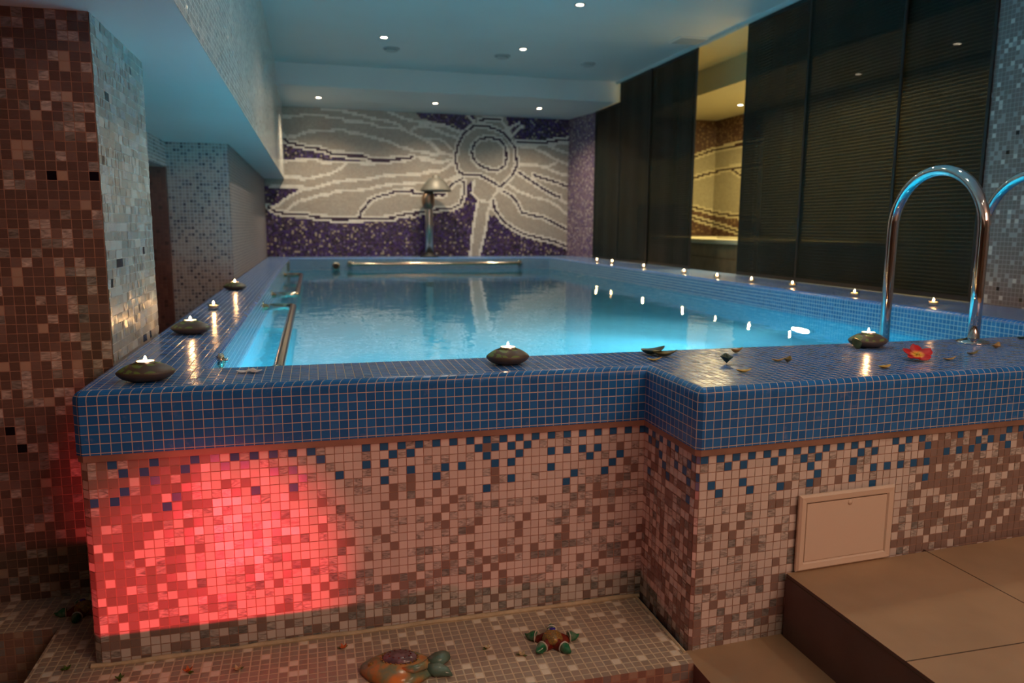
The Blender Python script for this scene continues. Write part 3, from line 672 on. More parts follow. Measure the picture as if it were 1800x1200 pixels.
G2b = raster(48, nv2, 4.6, ZSO, P_, [], M2B, [[(4.5, 3.3), (5.9, 3.3)]+M2B[0][::-1]+[(4.5, M2B[0][0][1])], [(4.5, M2B[2][0][1])]+M2B[2]+[(5.9, .5), (4.5, .5)]])
gy = plain('spa_grout', (.25, .2, .12), .9)
def mcol2(G):
    def f(i, j, r):
        c = G[j][i]
        return (.40, .35, .22) if c == 'g' else (.66, .58, .36) if c == 'w' else (.05, .025, .02) if c == 'd' else pick(r, ((.10, .05, .035), .6), ((.16, .09, .05), .25), ((.3, .2, .1), .1))
    return f
tilegrid('wall_spa_side', (R2X, R2Y, ZSO), (0, -1, 0), (0, 0, -1), nu2, nv2, mcol2(G2), gy, gap=.0012)['kind'] = 'structure'
tilegrid('wall_spa_back', (4.6, R2Y, ZSO), (1, 0, 0), (0, 0, -1), 48, nv2, mcol2(G2b), gy, gap=.0012)['kind'] = 'structure'
struct(box('wall_spa_back_plain', (3.9, R2Y+.003, 0), (R2X+.1, R2Y+.1, ZC), M['plaster_dark']))
struct(box('wall_spa_side_plain', (R2X+.003, 2.0, 0), (R2X+.1, R2Y+.1, ZC+.05), M['plaster_dark']))
struct(box('wall_spa_near', (3.99, 3.0, 0), (R2X, 3.1, 3.42), M['plaster_dark']))
# hot tub
tub = empty('hot_tub', (4.95, 8.15, 0), radians(-5)); tag(tub, 'hot tub with pale rim and brown plank siding beyond the curtain gap', 'hot tub')
body = MB(); n = 12
for k in range(9): body.box((-.62, -1.9, .05+k*.15), (.62, 1.9, .05+k*.15+.142))
body.box((-.61, -1.89, 0), (.61, 1.89, 1.4))
body.build('siding', plain('brown_planks', (.3, .21, .11), .5, noise=.2, nscale=8), tub)
rm = MB(); 
for a, b in (((-.68, -1.96), (.68, -1.7)), ((-.68, 1.7), (.68, 1.96)), ((-.68, -1.7), (-.42, 1.7)), ((.42, -1.7), (.68, 1.7))): rm.box((a[0], a[1], 1.4), (b[0], b[1], 1.45))
bevel(rm.build('tub_rim', plain('cream_acrylic', (.7, .64, .42), .25), tub), .012)
MB().box((-.44, -1.72, .9), (.44, 1.72, 1.3)).build('tub_water', plain('still_water', (.25, .35, .3), .05), tub)
light('spa_fill_light', 'AREA', (4.9, 7.6, 3.1), 130, (1, .80, .38), direction=(0, 0, -1), shape='RECTANGLE', size=.5, size_y=3)  # area light added to brighten the spa room, has no fixture

# ================================================================ curtains
track = MB()
track.box((3.755, 3.66, ZC-.022), (3.805, YS+.06, ZC)); 
for k in range(3): track.box((3.757+.017*k, 3.66, ZC-.03), (3.763+.017*k, YS+.06, ZC-.022))
for y in (4.3, 5.3, 6.5, 7.35, 8.6): track.box((3.75, y, ZC-.028), (3.762, y+.03, ZC-.01))
tag(track.build('curtain_track', plain('white_track', (.5, .6, .62), .4)), 'long pale ceiling track carrying the dark panel curtains', 'curtain track')
CURT = [  # y near, y far, offset, bottom, top, label
 (3.70, 4.43, 0, 1.145, 'tall dark slatted curtain panel nearest the grey mosaic wall, behind the ladder'),
 (4.39, 5.42, .016, 1.145, 'wide dark slatted curtain panel, second from the grey mosaic wall'),
 (5.39, 6.33, 0, 1.145, 'dark slatted curtain panel bordering the lit gap on its right'),
 (7.25, 8.34, 0, 1.145, 'dark slatted curtain panel bordering the lit gap on its left'),
 (8.30, 9.22, .016, 1.145, 'dark curtain panel just in front of the ceiling step, left of the gap'),
 (9.20, 10.12, 0.004, 1.145, 'short dark curtain panel under the lower ceiling beside the violet corner')]
for k, (y0, y1, off, zb_, lab) in enumerate(CURT):
    ztp = ZC-.03 if k < 5 else ZSO-.012
    x = 3.782-off
    c = empty('panel_curtain', (x, (y0+y1)/2, zb_)); tag(c, lab, 'curtain', 'dark panel curtains on the ceiling track')
    hy = (y1-y0)/2; nseg = 14
    V = []; F = []
    for i in range(nseg+1):
        yy = -hy+2*hy*i/nseg; xx = .004*sin(i*1.1+k)
        V += [(xx-.0015, yy, .03), (xx-.0015, yy, ztp-zb_-.02), (xx+.0015, yy, .03), (xx+.0015, yy, ztp-zb_-.02)]
    for i in range(nseg):
        a = i*4; F += [(a, a+1, a+5, a+4), (a+2, a+6, a+7, a+3)]
    F += [(0, 2, 3, 1), (nseg*4, nseg*4+1, nseg*4+3, nseg*4+2)]
    fb = mesh('fabric', V, F, M['curtain'], c)
    MB().box((-.006, -hy, 0), (.006, hy, .03)).build('bottom_bar', M['fabric_edge'], c)
    MB().box((-.006, -hy, ztp-zb_-.03), (.006, hy, ztp-zb_+.0)).build('carrier', M['fabric_edge'], c)
    h = MB().box((-.005, -hy, .03), (.005, -hy+.02, ztp-zb_-.02)).box((-.005, hy-.02, .03), (.005, hy, ztp-zb_-.02)); h.build('side_hem', M['fabric_edge'], c)

# ================================================================ ceiling fittings
def downlight(name, x, y, z, power, label, group, col=(1, .80, .55), near=False):
    t = empty(name, (x, y, z)); tag(t, label, 'ceiling light', group)
    MB().lathe([(.030, -.001), (.030, -.006), (.043, -.007), (.047, -.003), (.047, 0.0)], 28).build('trim_ring', M['chrome'], t, True)
    MB().lathe([(0.001, -.0045), (.031, -.0045), (.031, -.001)], 24).build('bulb', M['lampface'], t)
    light('downlight_beam', 'SPOT', (0, 0, -.03), power, col, t, spot_size=radians(142), spot_blend=.9, shadow_soft_size=.03)
    return t
DG = 'recessed ceiling downlights'
for x, y, z, lab in [
  (.72, 7.83, ZC, 'small round downlight in the upper ceiling, left one beside a round vent'),
  (2.15, 7.93, ZC, 'small round downlight in the upper ceiling, between two round vents'),
  (2.18, 6.27, ZC, 'small round downlight nearest the camera, at the top of the ceiling'),
  (.11, 10.08, ZSO, 'leftmost small downlight in the lower ceiling over the mural'),
  (1.57, 10.10, ZSO, 'middle small downlight in the lower ceiling over the mural'),
  (2.97, 10.11, ZSO, 'rightmost small downlight in the lower ceiling over the mural')]:
    downlight('downlight', x, y, z, 62 if z == ZC else 82, lab, DG)
for x, y in [(.72, 6.2), (.72, 4.55), (2.18, 4.55), (.72, 2.9), (2.18, 2.9), (.9, .6), (2.4, .6)]:
    downlight('downlight', x, y, ZC, 20 if y < 5 else 62, 'recessed downlight in the ceiling above the front of the pool, beyond the picture', 'downlights beyond the picture')
for x, y, lab in [(5.36, 9.08, 'warm downlight seen through the lit gap between curtains'), (5.44, 6.97, 'downlight glowing through the second dark curtain panel'), (5.35, 5.63, 'downlight glowing through the dark curtain panel nearest the grey wall')]:
    downlight('downlight', x, y, ZSO, 7, lab, 'downlights of the room behind the curtains', (1, .8, .42))
for x, y, lab in [(.836, 8.29, 'round ceiling air valve behind the left downlight'), (2.02, 8.30, 'round ceiling air valve, middle one of three'), (3.035, 8.42, 'round ceiling air valve nearest the curtains')]:
    t = empty('air_valve', (x, y, ZC)); tag(t, lab, 'air vent', 'round air valves in the upper ceiling')
    MB().lathe([(.086, 0), (.086, -.010), (.076, -.014), (.072, -.002)], 32).build('valve_ring', M['valve'], t, True)
    MB().lathe([(.001, -.030), (.055, -.030), (.068, -.022), (.055, -.01), (.001, -.002)], 32).build('valve_disc', M['valve'], t, True)
g = empty('ceiling_vent', (3.60, 7.12, ZC)); tag(g, 'pale square ceiling vent beside the curtain track', 'air vent')
bevel(MB().box((-.15, -.13, -.012), (.15, .13, 0)).build('vent_frame', M['cream_frame'], g), .004)
sl = MB()
for k in range(7): sl.box((-.13, -.11+k*.033, -.017), (.13, -.093+k*.033, -.012))
sl.build('vent_slats', plain('vent_grey', (.4, .42, .42), .5), g)

# ================================================================ pool fittings
def flange(mb, p, axis, r=.034, t=.008):
    p = Vector(p); a = Vector(axis).normalized(); mb.tube([p, p+a*t*.5, p+a*t], [r, r, r*.8], 20)
def arcpts(c, a, b, n=8):
    """quarter bend: centre c, start vec a, end vec b"""
    c, a, b = Vector(c), Vector(a), Vector(b)
    return [c+a*cos(pi/2*i/n)+b*sin(pi/2*i/n) for i in range(n+1)]
def grab(y0, y1, z, label):
    t = empty('grab_rail', (XIN, y0, z)); tag(t, label, 'grab rail', 'steel grab rails inside the pool')
    R = .05; D = .185; L = y1-y0
    pts = [Vector((0, 0, 0))]+arcpts((D-R, R, 0), (0, -R, 0), (R, 0, 0))+arcpts((D-R, L-R, 0), (R, 0, 0), (0, R, 0))+[Vector((0, L, 0))]
    m = MB(); m.tube(pts, .0215, 18); m.build('rail', M['brass'], t, True)
    for yy in (0, L):
        f = MB(); flange(f, (0, yy, 0), (1, 0, 0), .038); f.build('flange', M['brass'], t, True)
grab(2.73, 4.98, 1.062, 'long steel grab rail on the left pool wall, nearest the camera')
grab(6.02, 8.45, 1.045, 'steel grab rail on the left pool wall, farther from the camera')
t = empty('grab_rail', (.46, YINB, 1.06)); tag(t, 'long steel grab rail along the far end wall of the pool', 'grab rail', 'steel grab rails inside the pool')
R = .05; L = 2.36
pts = [Vector((0, 0, 0))]+arcpts((R, -.1+R-.0, 0), (-R, 0, 0), (0, -R, 0))+arcpts((L-R, -.1+R, 0), (0, -R, 0), (R, 0, 0))+[Vector((L, 0, 0))]
MB().tube(pts, .024, 18).build('rail', M['brass'], t, True)
for xx in (0, L):
    f = MB(); flange(f, (xx, 0, 0), (0, -1, 0), .04); f.build('flange', M['brass'], t, True)
t = empty('wall_jet', (.275, YINB, 1.03)); tag(t, 'dark round jet nozzle on the far pool wall left of the rail', 'pool jet')
f = MB(); f.tube([(0, 0, 0), (0, -.02, 0), (0, -.03, 0)], [.055, .055, .045], 24); f.build('flange', M['brass'], t, True)
MB().tube([(0, -.03, 0), (0, -.032, 0)], [.038, .036], 24).build('opening', M['dark'], t)
t = empty('wall_jet', (XIN, 2.69, 1.118)); tag(t, 'small steel fitting on the left inner pool wall near the front corner', 'pool jet')
f = MB(); f.tube([(0, 0, 0), (.012, 0, 0), (.018, 0, 0)], [.024, .024, .018], 20); f.build('flange', M['brass'], t, True)
MB().tube([(.018, 0, 0), (.03, 0, 0)], [.009, .008], 12).build('screw', M['chrome'], t, True)
t = empty('wall_jet', (XIN+.001, 9.6, 1.07)); tag(t, 'upright brass fitting at the far end of the left pool wall', 'pool jet')
bevel(MB().box((0, -.05, -.06), (.03, .05, .06)).build('plate', M['brass'], t), .008)
# ladder
t = empty('pool_ladder', (2.685, 2.36, ZR)); tag(t, 'polished steel pool ladder with two arched handrails on the front rim', 'ladder')
for xx in (-.245, .245):
    R = .235; Lg = .43
    pts = [(xx, 0, 0), (xx, 0, .2), (xx, 0, Lg-.03)]+[(xx, R-R*cos(pi*i/24), Lg+R*sin(pi*i/24)) for i in range(25)]+[(xx, 2*R, Lg-.05), (xx, 2*R, -.1), (xx, 2*R, -1.05)]
    h = MB().tube(pts, .0215, 24).build('handrail', M['chrome'], t, True)
    f = MB().lathe([(.058, 0), (.058, .004), (.05, .011), (.03, .016), (.0225, .02)], 32, (xx, 0, 0)); f.build('flange', M['chrome'], h, True)
for zz in (-.42, -.70, -.98):
    bevel(MB().box((-.245, .44, zz), (.245, .52, zz+.025)).build('tread', M['brushed'], t), .006)
# swan-neck massage spout at the far rim
mx, my = 1.56, 10.68
t = empty('water_spout', (mx, my, ZR)); tag(t, 'steel water spout with hooded mushroom head on the far pool rim', 'water spout')
MB().tube([(0, 0, 0), (0, 0, .5), (0, 0, .78), (0, 0, .95)], [.052, .052, .052, .05], 24).build('post', M['brushed'], t, True)
MB().tube([(-.01, 0, .66), (-.01, 0, .72), (-.01, 0, .82), (0, 0, .88), (.0, 0, .93)], [.055, .085, .09, .07, .05], 24).build('collar', plain('warm_bronze', (.35, .24, .17), .35, 1), t, True)
MB().lathe([(.20, .90), (.215, .905), (.21, .93), (.15, 1.02), (.09, 1.08), (.06, 1.085), (.055, 1.12), (.02, 1.135), (.001, 1.135)], 36, (.10, 0, 0)).build('hood', plain('matte_steel', (.2, .19, .17), .55, .5), t, True)
MB().lathe([(.001, .0), (.13, .0), (.13, .02), (.06, .03), (.055, .06)], 30).build('base_flange', M['dark'], t, True)
# underwater lamps
def poollamp(loc, axis, mat, power, col, label, r=.11, size=150):
    t = empty('pool_lamp', loc); tag(t, label, 'pool light', 'underwater lamps')
    a = Vector(axis)
    MB().tube([(0, 0, 0), a*.03, a*.04], [r*1.3, r*1.3, r*1.15], 28).build('bezel', M['chrome'], t, True)
    MB().tube([a*.04, a*.045], [r*1.1, r], 28).build('lens', mat, t, True)
    light('pool_lamp_beam', 'SPOT', a*.07, power, col, t, axis, spot_size=radians(size), spot_blend=.7, shadow_soft_size=.1)
poollamp((XRIN, 4.54, .22), (-1, 0, 0), M['poolwhite'], 600, (.6, .95, 1), 'white underwater lamp glowing on the right pool wall', r=.085, size=75)
poollamp((-.08, yina(0), .52), (-.10, 1, 0), M['poolcyan'], 215, (.04, .82, .92), 'cyan underwater lamp on the front pool wall near its left corner, hidden behind the rim')
poollamp((.95, yina(1), .30), (0, 1, 0), M['poolcyan'], 215, (.04, .76, .92), 'unseen cyan fill lamp added on the front pool wall below the middle stone holder')  # unseen lamp added to fill the water with cyan light
poollamp((2.0, yina(2), .30), (0, 1, 0), M['poolcyan'], 215*.8, (.04, .76, .92), 'unseen cyan fill lamp added on the front pool wall left of the ladder')  # second added fill, out of sight, for the glow towards the ladder
# red floor projector
t = empty('floor_projector', (-.30, .64, 0)); tag(t, 'small red floor spotlight below the bench, aimed at the pool side', 'spotlight')
MB().lathe([(.07, 0), (.07, .015), (.02, .02), (.02, .06)], 24).build('base', M['dark'], t, True)
hd = MB().tube([(0, -.05, .085), (0, .05, .11)], [.045, .05], 24).build('housing', M['dark'], t, True)
MB().tube([(0, .051, .11), (0, .053, .111)], [.042, .041], 24).build('lens', M['redface'], t)

# ================================================================ candles
def flame_mesh(name, parent, z, s=1):
    return MB().lathe([(.0005, 0), (.003*s, .003*s), (.0042*s, .007*s), (.0028*s, .012*s), (.0005, .017*s)], 12, (0, 0, z)).build(name, M['flame'], parent, True)
def tealight(parent, z, rr=.024):
    MB().lathe([(rr*.9, z-.014), (rr, z-.012), (rr, z), (rr*.96, z+.001), (rr*.95, z-.003)], 28).build('tin_cup', M['tin'], parent, True)
    wx = MB().lathe([(rr*.94, z-.005), (rr*.96, z+.0008), (rr*.6, z+.0002), (.001, z+.0002)], 28).build('wax', M['wax'], parent)
    f = flame_mesh('flame', wx, z-.001)
    light('candle_light', 'POINT', (0, 0, z+.012), 0.5, (1, .50, .18), parent, shadow_soft_size=.004)
def stone_holder(x, y, w_, sy, rz, label):
    t = empty('stone_candle_holder', (x, y, ZR), rz); tag(t, label, 'candle holder', 'lens-shaped stone candle holders on the rim')
    prof = [(.40, 0), (.62, .06), (.80, .16), (.93, .30), (1.0, .44), (.985, .50), (.90, .60), (.74, .74), (.55, .86), (.34, .94), (.36, .94), (.36, .72), (.001, .72)]
    MB().lathe([(a*w_, b*.055) for a, b in prof], 44, sx=1, sy=sy).build('stone_body', M['holder'], t, True)
    tealight(t, .055)
for x, y, w_, sy, rz, lab in [
  (-.462, 2.262, .076, .72, .15, 'stone candle holder with lit tealight on the front left corner of the rim'),
  (-.484, 3.22, .077, .75, -.2, 'stone candle holder with lit tealight on the left rim, second from the front'),
  (-.517, 5.36, .074, .8, .3, 'farthest stone candle holder on the left rim, beyond the glass candle'),
  (.582, 2.30, .069, .8, 0, 'stone candle holder with lit tealight at the middle of the front rim'),
  (1.965, 2.36, .075, .8, .1, 'stone candle holder beside the ladder with a dark leaf leaning on it')]:
    stone_holder(x, y, w_, sy, rz, lab)
def glass_candle(x, y, label, group):
    t = empty('glass_candle', (x, y, ZR)); tag(t, label, 'candle', group)
    MB().lathe([(.001, .0), (.024, .0), (.0265, .004), (.0235, .012), (.029, .034), (.0275, .034), (.022, .014), (.001, .010)], 28).build('glass_cup', M['glass'], t, True)
    wx = MB().lathe([(.001, .011), (.0205, .0115), (.0225, .024), (.001, .0235)], 24).build('wax', M['wax'], t)
    flame_mesh('flame', wx, .026, 1.15)
    light('candle_light', 'POINT', (0, 0, .043), 0.5, (1, .50, .18), t, shadow_soft_size=.004)
glass_candle(-.505, 4.12, 'lone glass tealight on the left rim between two stone holders', 'glass tealights')
GC = [(3.40, 8.95), (3.46, 8.6), (3.376, 7.5), (3.36, 6.55), (3.34, 5.9), (3.374, 5.42), (3.426, 4.95), (3.36, 4.19), (3.40, 3.58)]
GL = ['farthest glass tealight on the right rim, beside the violet corner', 'second farthest glass tealight on the right rim', 'glass tealight before the curtain panel left of the lit gap', 'glass tealight at the left edge of the lit curtain gap', 'glass tealight in front of the lit gap between the curtains',
      'glass tealight just right of the lit curtain gap', 'glass tealight before the curtain seam, fourth from the ladder end', 'bright glass tealight on the right rim just left of the ladder', 'glass tealight seen through the nearer ladder arch']
for (x, y), l in zip(GC, GL): glass_candle(x, y, l, 'glass tealights')

# ================================================================ leaves, petals and blooms
def leaf(name, x, y, z, L, W, rz, mat, label, cat, curl=.25, fold=.3, roll=0, group=None, tiltx=0):
    n = 9; V = []; F = []
    for i in range(n+1):
        t_ = i/n; hw = W/2*sin(pi*min(1, t_**.8*.97+.015))**.8
        xx = (t_-.5)*L; zz = curl*L*(t_-.45)**2*1.6
        for k in (-1, -.5, 0, .5, 1): V.append((xx, k*hw, zz+abs(k)*fold*hw+.0015))
        for k in (-1, -.5, 0, .5, 1): V.append((xx, k*hw, zz+abs(k)*fold*hw+.0003))
    for i in range(n):
        for k in range(4):
            a = i*10+k; F.append((a, a+10, a+11, a+1)); b = a+5; F.append((b, b+1, b+11, b+10))
        F += [(i*10, i*10+5, i*10+15, i*10+10), (i*10+4, i*10+14, i*10+19, i*10+9)]
    o = mesh(name, V, F, mat, smooth=True, loc=(x, y, z)); o.rotation_euler = (roll, tiltx, rz)
    if label: tag(o, label, cat, group)
    return o
S1 = 'loose leaves and petals on the rim'
for x, y, L, W, rz, m, cu, fo, lab in [
  (1.11, 2.365, 0.09520000000000002, 0.0625, 0.2, 'dleaf', 0.55, 0.5, 'large dark green curled leaf on the front rim above the inner corner'),
  (1.133, 2.324, 0.084, 0.056249999999999994, -0.5, 'oleaf', 0.55, 0.44999999999999996, 'olive leaf overlapping the dark leaf above the inner corner'),
  (1.061, 2.249, 0.0504, 0.02, -0.1, 'yel', 0.45, 0.44999999999999996, 'yellow petal in front of the dark leaf pair'),
  (1.271, 2.161, 0.047040000000000005, 0.04, 1.2, 'dleaf', 1.15, 1.05, 'small dark folded leaf standing on the front rim'),
  (1.413, 2.337, 0.047040000000000005, 0.0225, 0.1, 'tan', 0.75, 0.9500000000000001, 'crinkled yellow brown petal beyond the folded leaf'),
  (1.242, 2.008, 0.047040000000000005, 0.025, -0.2, 'yel', 0.45, 0.4, 'yellow petal nearest the rim edge by the corner'),
  (1.455, 2.153, 0.044800000000000006, 0.02, -0.2, 'tan', 0.55, 0.44999999999999996, 'orange tan petal touching a small green leaf'),
  (1.474, 2.128, 0.033600000000000005, 0.025, 0.6, 'oleaf', 1.15, 0.85, 'small green leaf touching the orange tan petal'),
  (1.712, 1.973, 0.047040000000000005, 0.027499999999999997, 0.1, 'yel', 0.45, 0.4, 'yellow petal on the rim left of the red flower'),
  (2.032, 2.051, 0.05152, 0.0175, 0.0, 'tan', 0.45, 0.44999999999999996, 'flat tan petal on the rim just right of the red flower'),
  (2.205, 2.13, 0.05600000000000001, 0.0175, 0.1, 'oleaf', 0.45, 0.44999999999999996, 'dark olive leaf lying in front of the ladder foot'),
  (2.411, 2.228, 0.05600000000000001, 0.027499999999999997, 0.5, 'tan', 0.75, 0.65, 'curled tan petal right of the ladder foot'),
  (2.72, 2.398, 0.06720000000000001, 0.025, 0.1, 'dleaf', 0.45, 0.44999999999999996, 'dark leaf at the right edge of the picture')]:
    leaf('leaf' if 'leaf' in m else 'petal', x, y, ZR+.001, L, W, rz, M[{'dleaf': 'leaf_dark', 'oleaf': 'leaf_olive', 'yel': 'leaf_yel', 'tan': 'leaf_tan'}[m]], lab, 'leaf' if 'leaf' in m else 'petal', cu, fo, group=S1)
o = leaf('leaf', 1.878, 2.315, ZR+.022, .05, .045, .3, M['leaf_dark'], 'rounded dark green leaf leaning on the stone holder by the ladder', 'leaf', .2, .15, group=S1); o.rotation_euler = (radians(62), 0, .25)
# red frangipani
t = empty('frangipani', (1.925, 2.075, ZR+.016), .3); tag(t, 'red frangipani bloom with yellow centre lying on the front rim', 'flower')
t.rotation_euler = (radians(24), 0, -.5)
for k in range(5):
    V = []; F = []; n = 8
    for i in range(n+1):
        q = i/n; rr = .004+.042*q; hw = .0185*sin(pi*min(1, q*.88+.06))**.65+.001
        for s in (-1, 0, 1): V.append((rr, s*hw, .004+.009*q*q+(.003 if s else 0)+s*.003*q))
        for s in (-1, 0, 1): V.append((rr, s*hw, .002+.009*q*q+(.003 if s else 0)+s*.003*q))
    for i in range(n):
        a = i*6
        for s in (0, 1): F.append((a+s, a+6+s, a+7+s, a+1+s)); F.append((a+3+s, a+4+s, a+10+s, a+9+s))
        F += [(a, a+3, a+9, a+6), (a+2, a+8, a+11, a+5)]
    F.append((n*6, n*6+3, n*6+4, n*6+1)); F.append((n*6+1, n*6+4, n*6+5, n*6+2))
    an = 2*pi*k/5+.3; V = [(x*cos(an)-y*sin(an), x*sin(an)+y*cos(an), z) for x, y, z in V]
    mesh('petal', V, F, M['frangi'], t, True)
MB().lathe([(.001, .003), (.006, .004), (.004, .009), (.001, .010)], 12).build('flower_centre', M['leaf_yel'], t, True)
# white three-petal bloom at the inner left corner
t = empty('white_bloom', (-.195, 2.315, ZR+.001)); tag(t, 'white three-petal flower head on the front rim near the left inner corner', 'flower')
for an, L in ((2.9, .040), (1.35, .038), (.1, .036)):
    p_ = leaf('petal', .018*cos(an), .018*sin(an), .002, L, .03, an, M['pet_white'], None, None, .25, .12); p_.parent = t
# small blooms on the bench
def bloom(x, y, s, col, label, n=4, green=True):
    t = empty('small_bloom', (x, y, ZBN+.001), random.random()*6); tag(t, label, 'flower', 'small fallen blooms on the tiled bench')
    for k in range(n):
        an = 2*pi*k/n+.2*random.random()
        p_ = leaf('petal', .4*s*cos(an), .4*s*sin(an), .004, s, s*.5, an, M[col], None, None, .5, .3); p_.parent = t; p_.rotation_euler = (0, -.5, an)
    if green:
        for k in range(2):
            an = random.random()*6; p_ = leaf('sepal', .6*s*cos(an), .6*s*sin(an), .001, s*.9, s*.35, an, M['leaf_green'], None, None, .3, .3); p_.parent = t
bloom(-0.680, 2.136, 0.016, 'leaf_green', 'green sprig below the shadowed left pool corner')
bloom(-0.533, 2.057, 0.016, 'leaf_green', 'green sprig at the picture bottom, second from the left')
bloom(-0.364, 2.050, 0.018, 'pet_orange', 'orange bloom on the bench below the red light')
bloom(-0.235, 2.027, 0.017, 'pet_cream', 'pale cream bloom on the bench right of the orange one')
bloom(0.045, 2.068, 0.016, 'pet_orange', 'orange bloom on the bench left of the ceramic fish')
bloom(0.444, 1.967, 0.014, 'pet_cream', 'yellow green bloom between ceramic fish and starfish')
bloom(0.530, 1.913, 0.016, 'pet_cream', 'cream bloom touching the left side of the ceramic starfish')
# ceramic starfish
def starfish(x, y, rz, sc, label):
    t = empty('ceramic_starfish', (x, y, ZBN), rz); tag(t, label, 'ornament'); t.scale = (sc,)*3
    def arm_profile(k): return 2*pi*k/5+pi/2
    V = [(0, 0, .036)]; F = []; ring = []; n = 60; lev = [(.25, .033), (.5, .026), (.75, .017), (.95, .007), (1, .002)]
    def rad(a):
        c_ = abs(((a-pi/2)/(2*pi/5)+.5) % 1-.5)*2     # 0 at an arm, 1 between
        return .031+.034*(1-c_)**1.25
    for f_, z in lev:
        for i in range(n):
            a = 2*pi*i/n; rr = rad(a)*f_; c_ = abs(((a-pi/2)/(2*pi/5)+.5) % 1-.5)*2
            V.append((rr*cos(a), rr*sin(a), z*(1.0 if f_ > .9 else (.62+.38*min(1, .03/max(.02, rr))))))
    for i in range(n): F.append((0, 1+i, 1+(i+1) % n))
    for l in range(len(lev)-1):
        for i in range(n): a = 1+l*n+i; b = 1+l*n+(i+1) % n; F.append((a, a+n, b+n, b))
    F.append(tuple(1+(len(lev)-1)*n+i for i in range(n))[::-1])
    mesh('star_body', V, F, M['gl_red'], t, True)
    MB().lathe([(.030, .012), (.030, .020), (.024, .032), (.012, .039), (.001, .041)], 28, (0, -.002, 0)).build('beaded_dome', M['gl_gold'], t, True)
    MB().lathe([(.010, .036), (.010, .040), (.007, .043), (.001, .0445)], 20, (0, .010, -.001), sy=.8).build('blue_cabochon', M['gl_blue'], t, True)
    MB().lathe([(.0125, .036), (.0125, .0395), (.0095, .0405)], 20, (0, .010, -.001), sy=.8).build('cabochon_ring', M['gl_rim'], t, True)
    for k in range(5):
        a = arm_profile(k); d = Vector((cos(a), sin(a), 0))
        pts = [d*.050+Vector((0, 0, .012)), d*.058+Vector((0, 0, .013)), d*.068+Vector((0, 0, .010)), d*.078+Vector((0, 0, .011)), d*.084+Vector((0, 0, .016))]
        tip = MB().tube(pts, [.0145, .0145, .0115, .0055, .0006], 14).build('arm_tip', M['gl_green'], t, True)
        tr = MB().tube([d*.0495+Vector((0, 0, .0125)), d*.0515+Vector((0, 0, .0125))], [.0172, .0172], 16).build('glaze_line', M['gl_rim'], tip, True)
starfish(.633, 1.955, -.253, 1.0, 'glazed red and green ceramic starfish on the bench near its right end')
starfish(-.725, 2.47, .5, .95, 'dark ceramic starfish in the shadow behind the left pool corner')
# ceramic fish
t = empty('ceramic_fish', (.215, 1.922, ZBN), -.2); tag(t, 'orange and teal ceramic fish lying on the bench at the picture bottom', 'ornament')
def fishrad(s):  # half-length outline: s in 0..1 from snout to tail root
    return .086*sin(pi*min(1, s*.90+.035))**.75
n = 28; V = []; F = []; mlev = 9
for i in range(n+1):
    s = i/n; xx = -.13+.20*s; hw = fishrad(s)
    for k in range(mlev):
        a = pi*k/(mlev-1); V.append((xx, -cos(a)*hw-.01*sin(pi*s), .003+.036*sin(a)*sin(pi*min(1, s*.9+.06))**.7))
for i in range(n):
    for k in range(mlev-1): a = i*mlev+k; F.append((a, a+mlev, a+mlev+1, a+1))
    F.append((i*mlev, i*mlev+mlev-1, (i+1)*mlev+mlev-1, (i+1)*mlev))
F.append(tuple(range(mlev))); F.append(tuple(range(n*mlev, n*mlev+mlev))[::-1])
mesh('fish_body', V, F, M['gl_orange'], t, True)
MB().lathe([(.048, .026), (.048, .036), (.040, .044), (.020, .048), (.001, .048)], 36, (-.025, .0, 0), sy=.72).build('shell_plate', M['gl_mauve'], t, True)
bd = MB()
for k in range(22):
    a = 2*pi*k/22; bd.lathe([(.0005, -.003), (.0032, 0), (.0005, .003)], 8, (-.025+.049*cos(a), .035*sin(a), .037))
bd.build('bead_ring', M['gl_gold'], t, True)
bd = MB()
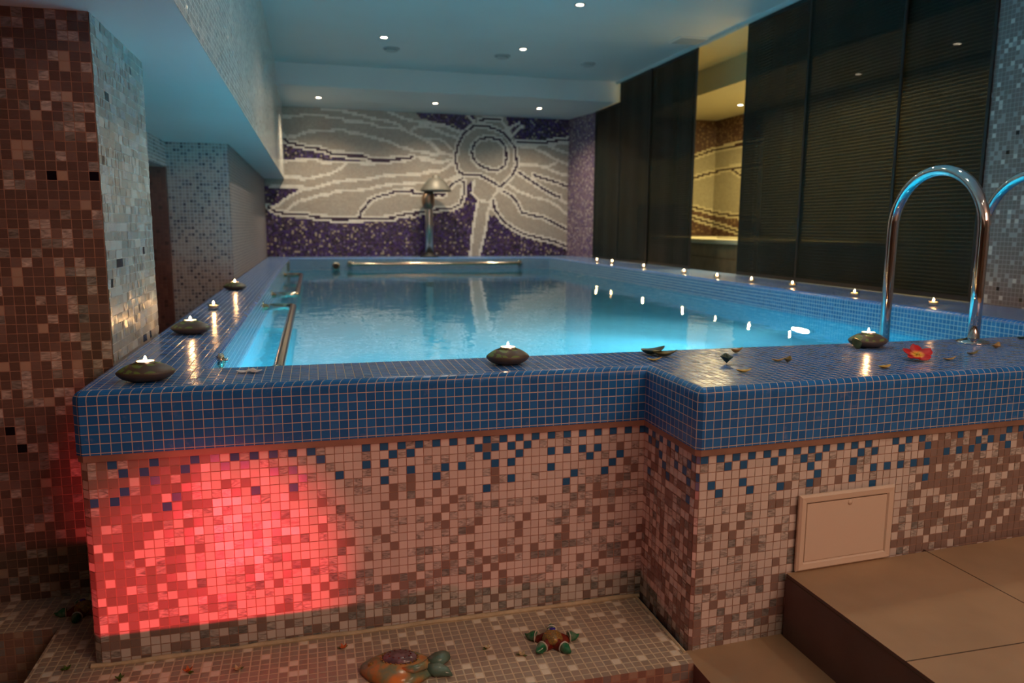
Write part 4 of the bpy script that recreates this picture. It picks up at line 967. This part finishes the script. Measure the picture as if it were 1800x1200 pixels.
for k in range(12):
    a = 2*pi*k/12; bd.lathe([(.0005, -.002), (.0028, 0), (.0005, .002)], 8, (-.025+.030*cos(a), .020*sin(a), .0465))
bd.build('dot_ring', M['gl_red'], t, True)
for nm, pts, rr in (('tail_fin', [(.055, .01, .012), (.078, .025, .016), (.095, .042, .014), (.105, .062, .010)], [.018, .024, .020, .004]),
                    ('tail_fin', [(.055, -.015, .012), (.078, -.025, .014), (.10, -.032, .012), (.118, -.045, .008)], [.018, .022, .016, .003])):
    m_ = MB().tube(pts, rr, 14); m_.V = [(x, y, .002+(z)*.75) for x, y, z in m_.V]; m_.build(nm, M['gl_teal'], t, True)
MB().tube([(-.02, -.045, .030), (.015, -.055, .034), (.045, -.035, .032), (.05, -.01, .034)], [.003, .010, .011, .003], 12).build('side_fin', M['gl_orange'], t, True)
MB().lathe([(.012, .018), (.012, .024), (.006, .029), (.001, .030)], 18, (-.098, -.012, 0)).build('eye', M['gl_gold'], t, True)

# ================================================================ access panel
hx = .345; hz = .232; pt = Bp(.345, .0)
t = empty('access_panel', (*pt, ZPL+.002), BANG); tag(t, 'cream metal access hatch set in the mosaic above the steps', 'access panel')
t.rotation_euler = (0, 0, BANG)
fm = MB(); f = .026
prof = [(0, 0), (0, -.006), (.006, -.012), (f-.004, -.010), (f, -.004)]
P4 = [(0, 0), (hx, 0), (hx, hz), (0, hz)]
V = []; F = []
for d, y in prof: V += [(d, y, d), (hx-d, y, d), (hx-d, y, hz-d), (d, y, hz-d)]
for k in range(len(prof)-1):
    for i in range(4): a = k*4+i; b = k*4+(i+1) % 4; F.append((a, b, b+4, a+4))
mesh('frame', V, F, M['white_metal'], t)
dr = bevel(MB().box((f+.0015, -.0075, f+.0015), (hx-f-.0015, .001, hz-f-.0015)).build('hatch_door', M['white_metal'], t), .0015)
lk = MB(); lk.tube([(hx*.52, -.0075, hz*.84), (hx*.52, -.0095, hz*.84)], [.008, .0075], 18); lk.build('latch', M['white_metal'], dr, True)
MB().box((f-.002, -.0035, f-.002), (hx-f+.002, -.002, hz-f+.002)).build('joint_shadow', M['dark'], t)
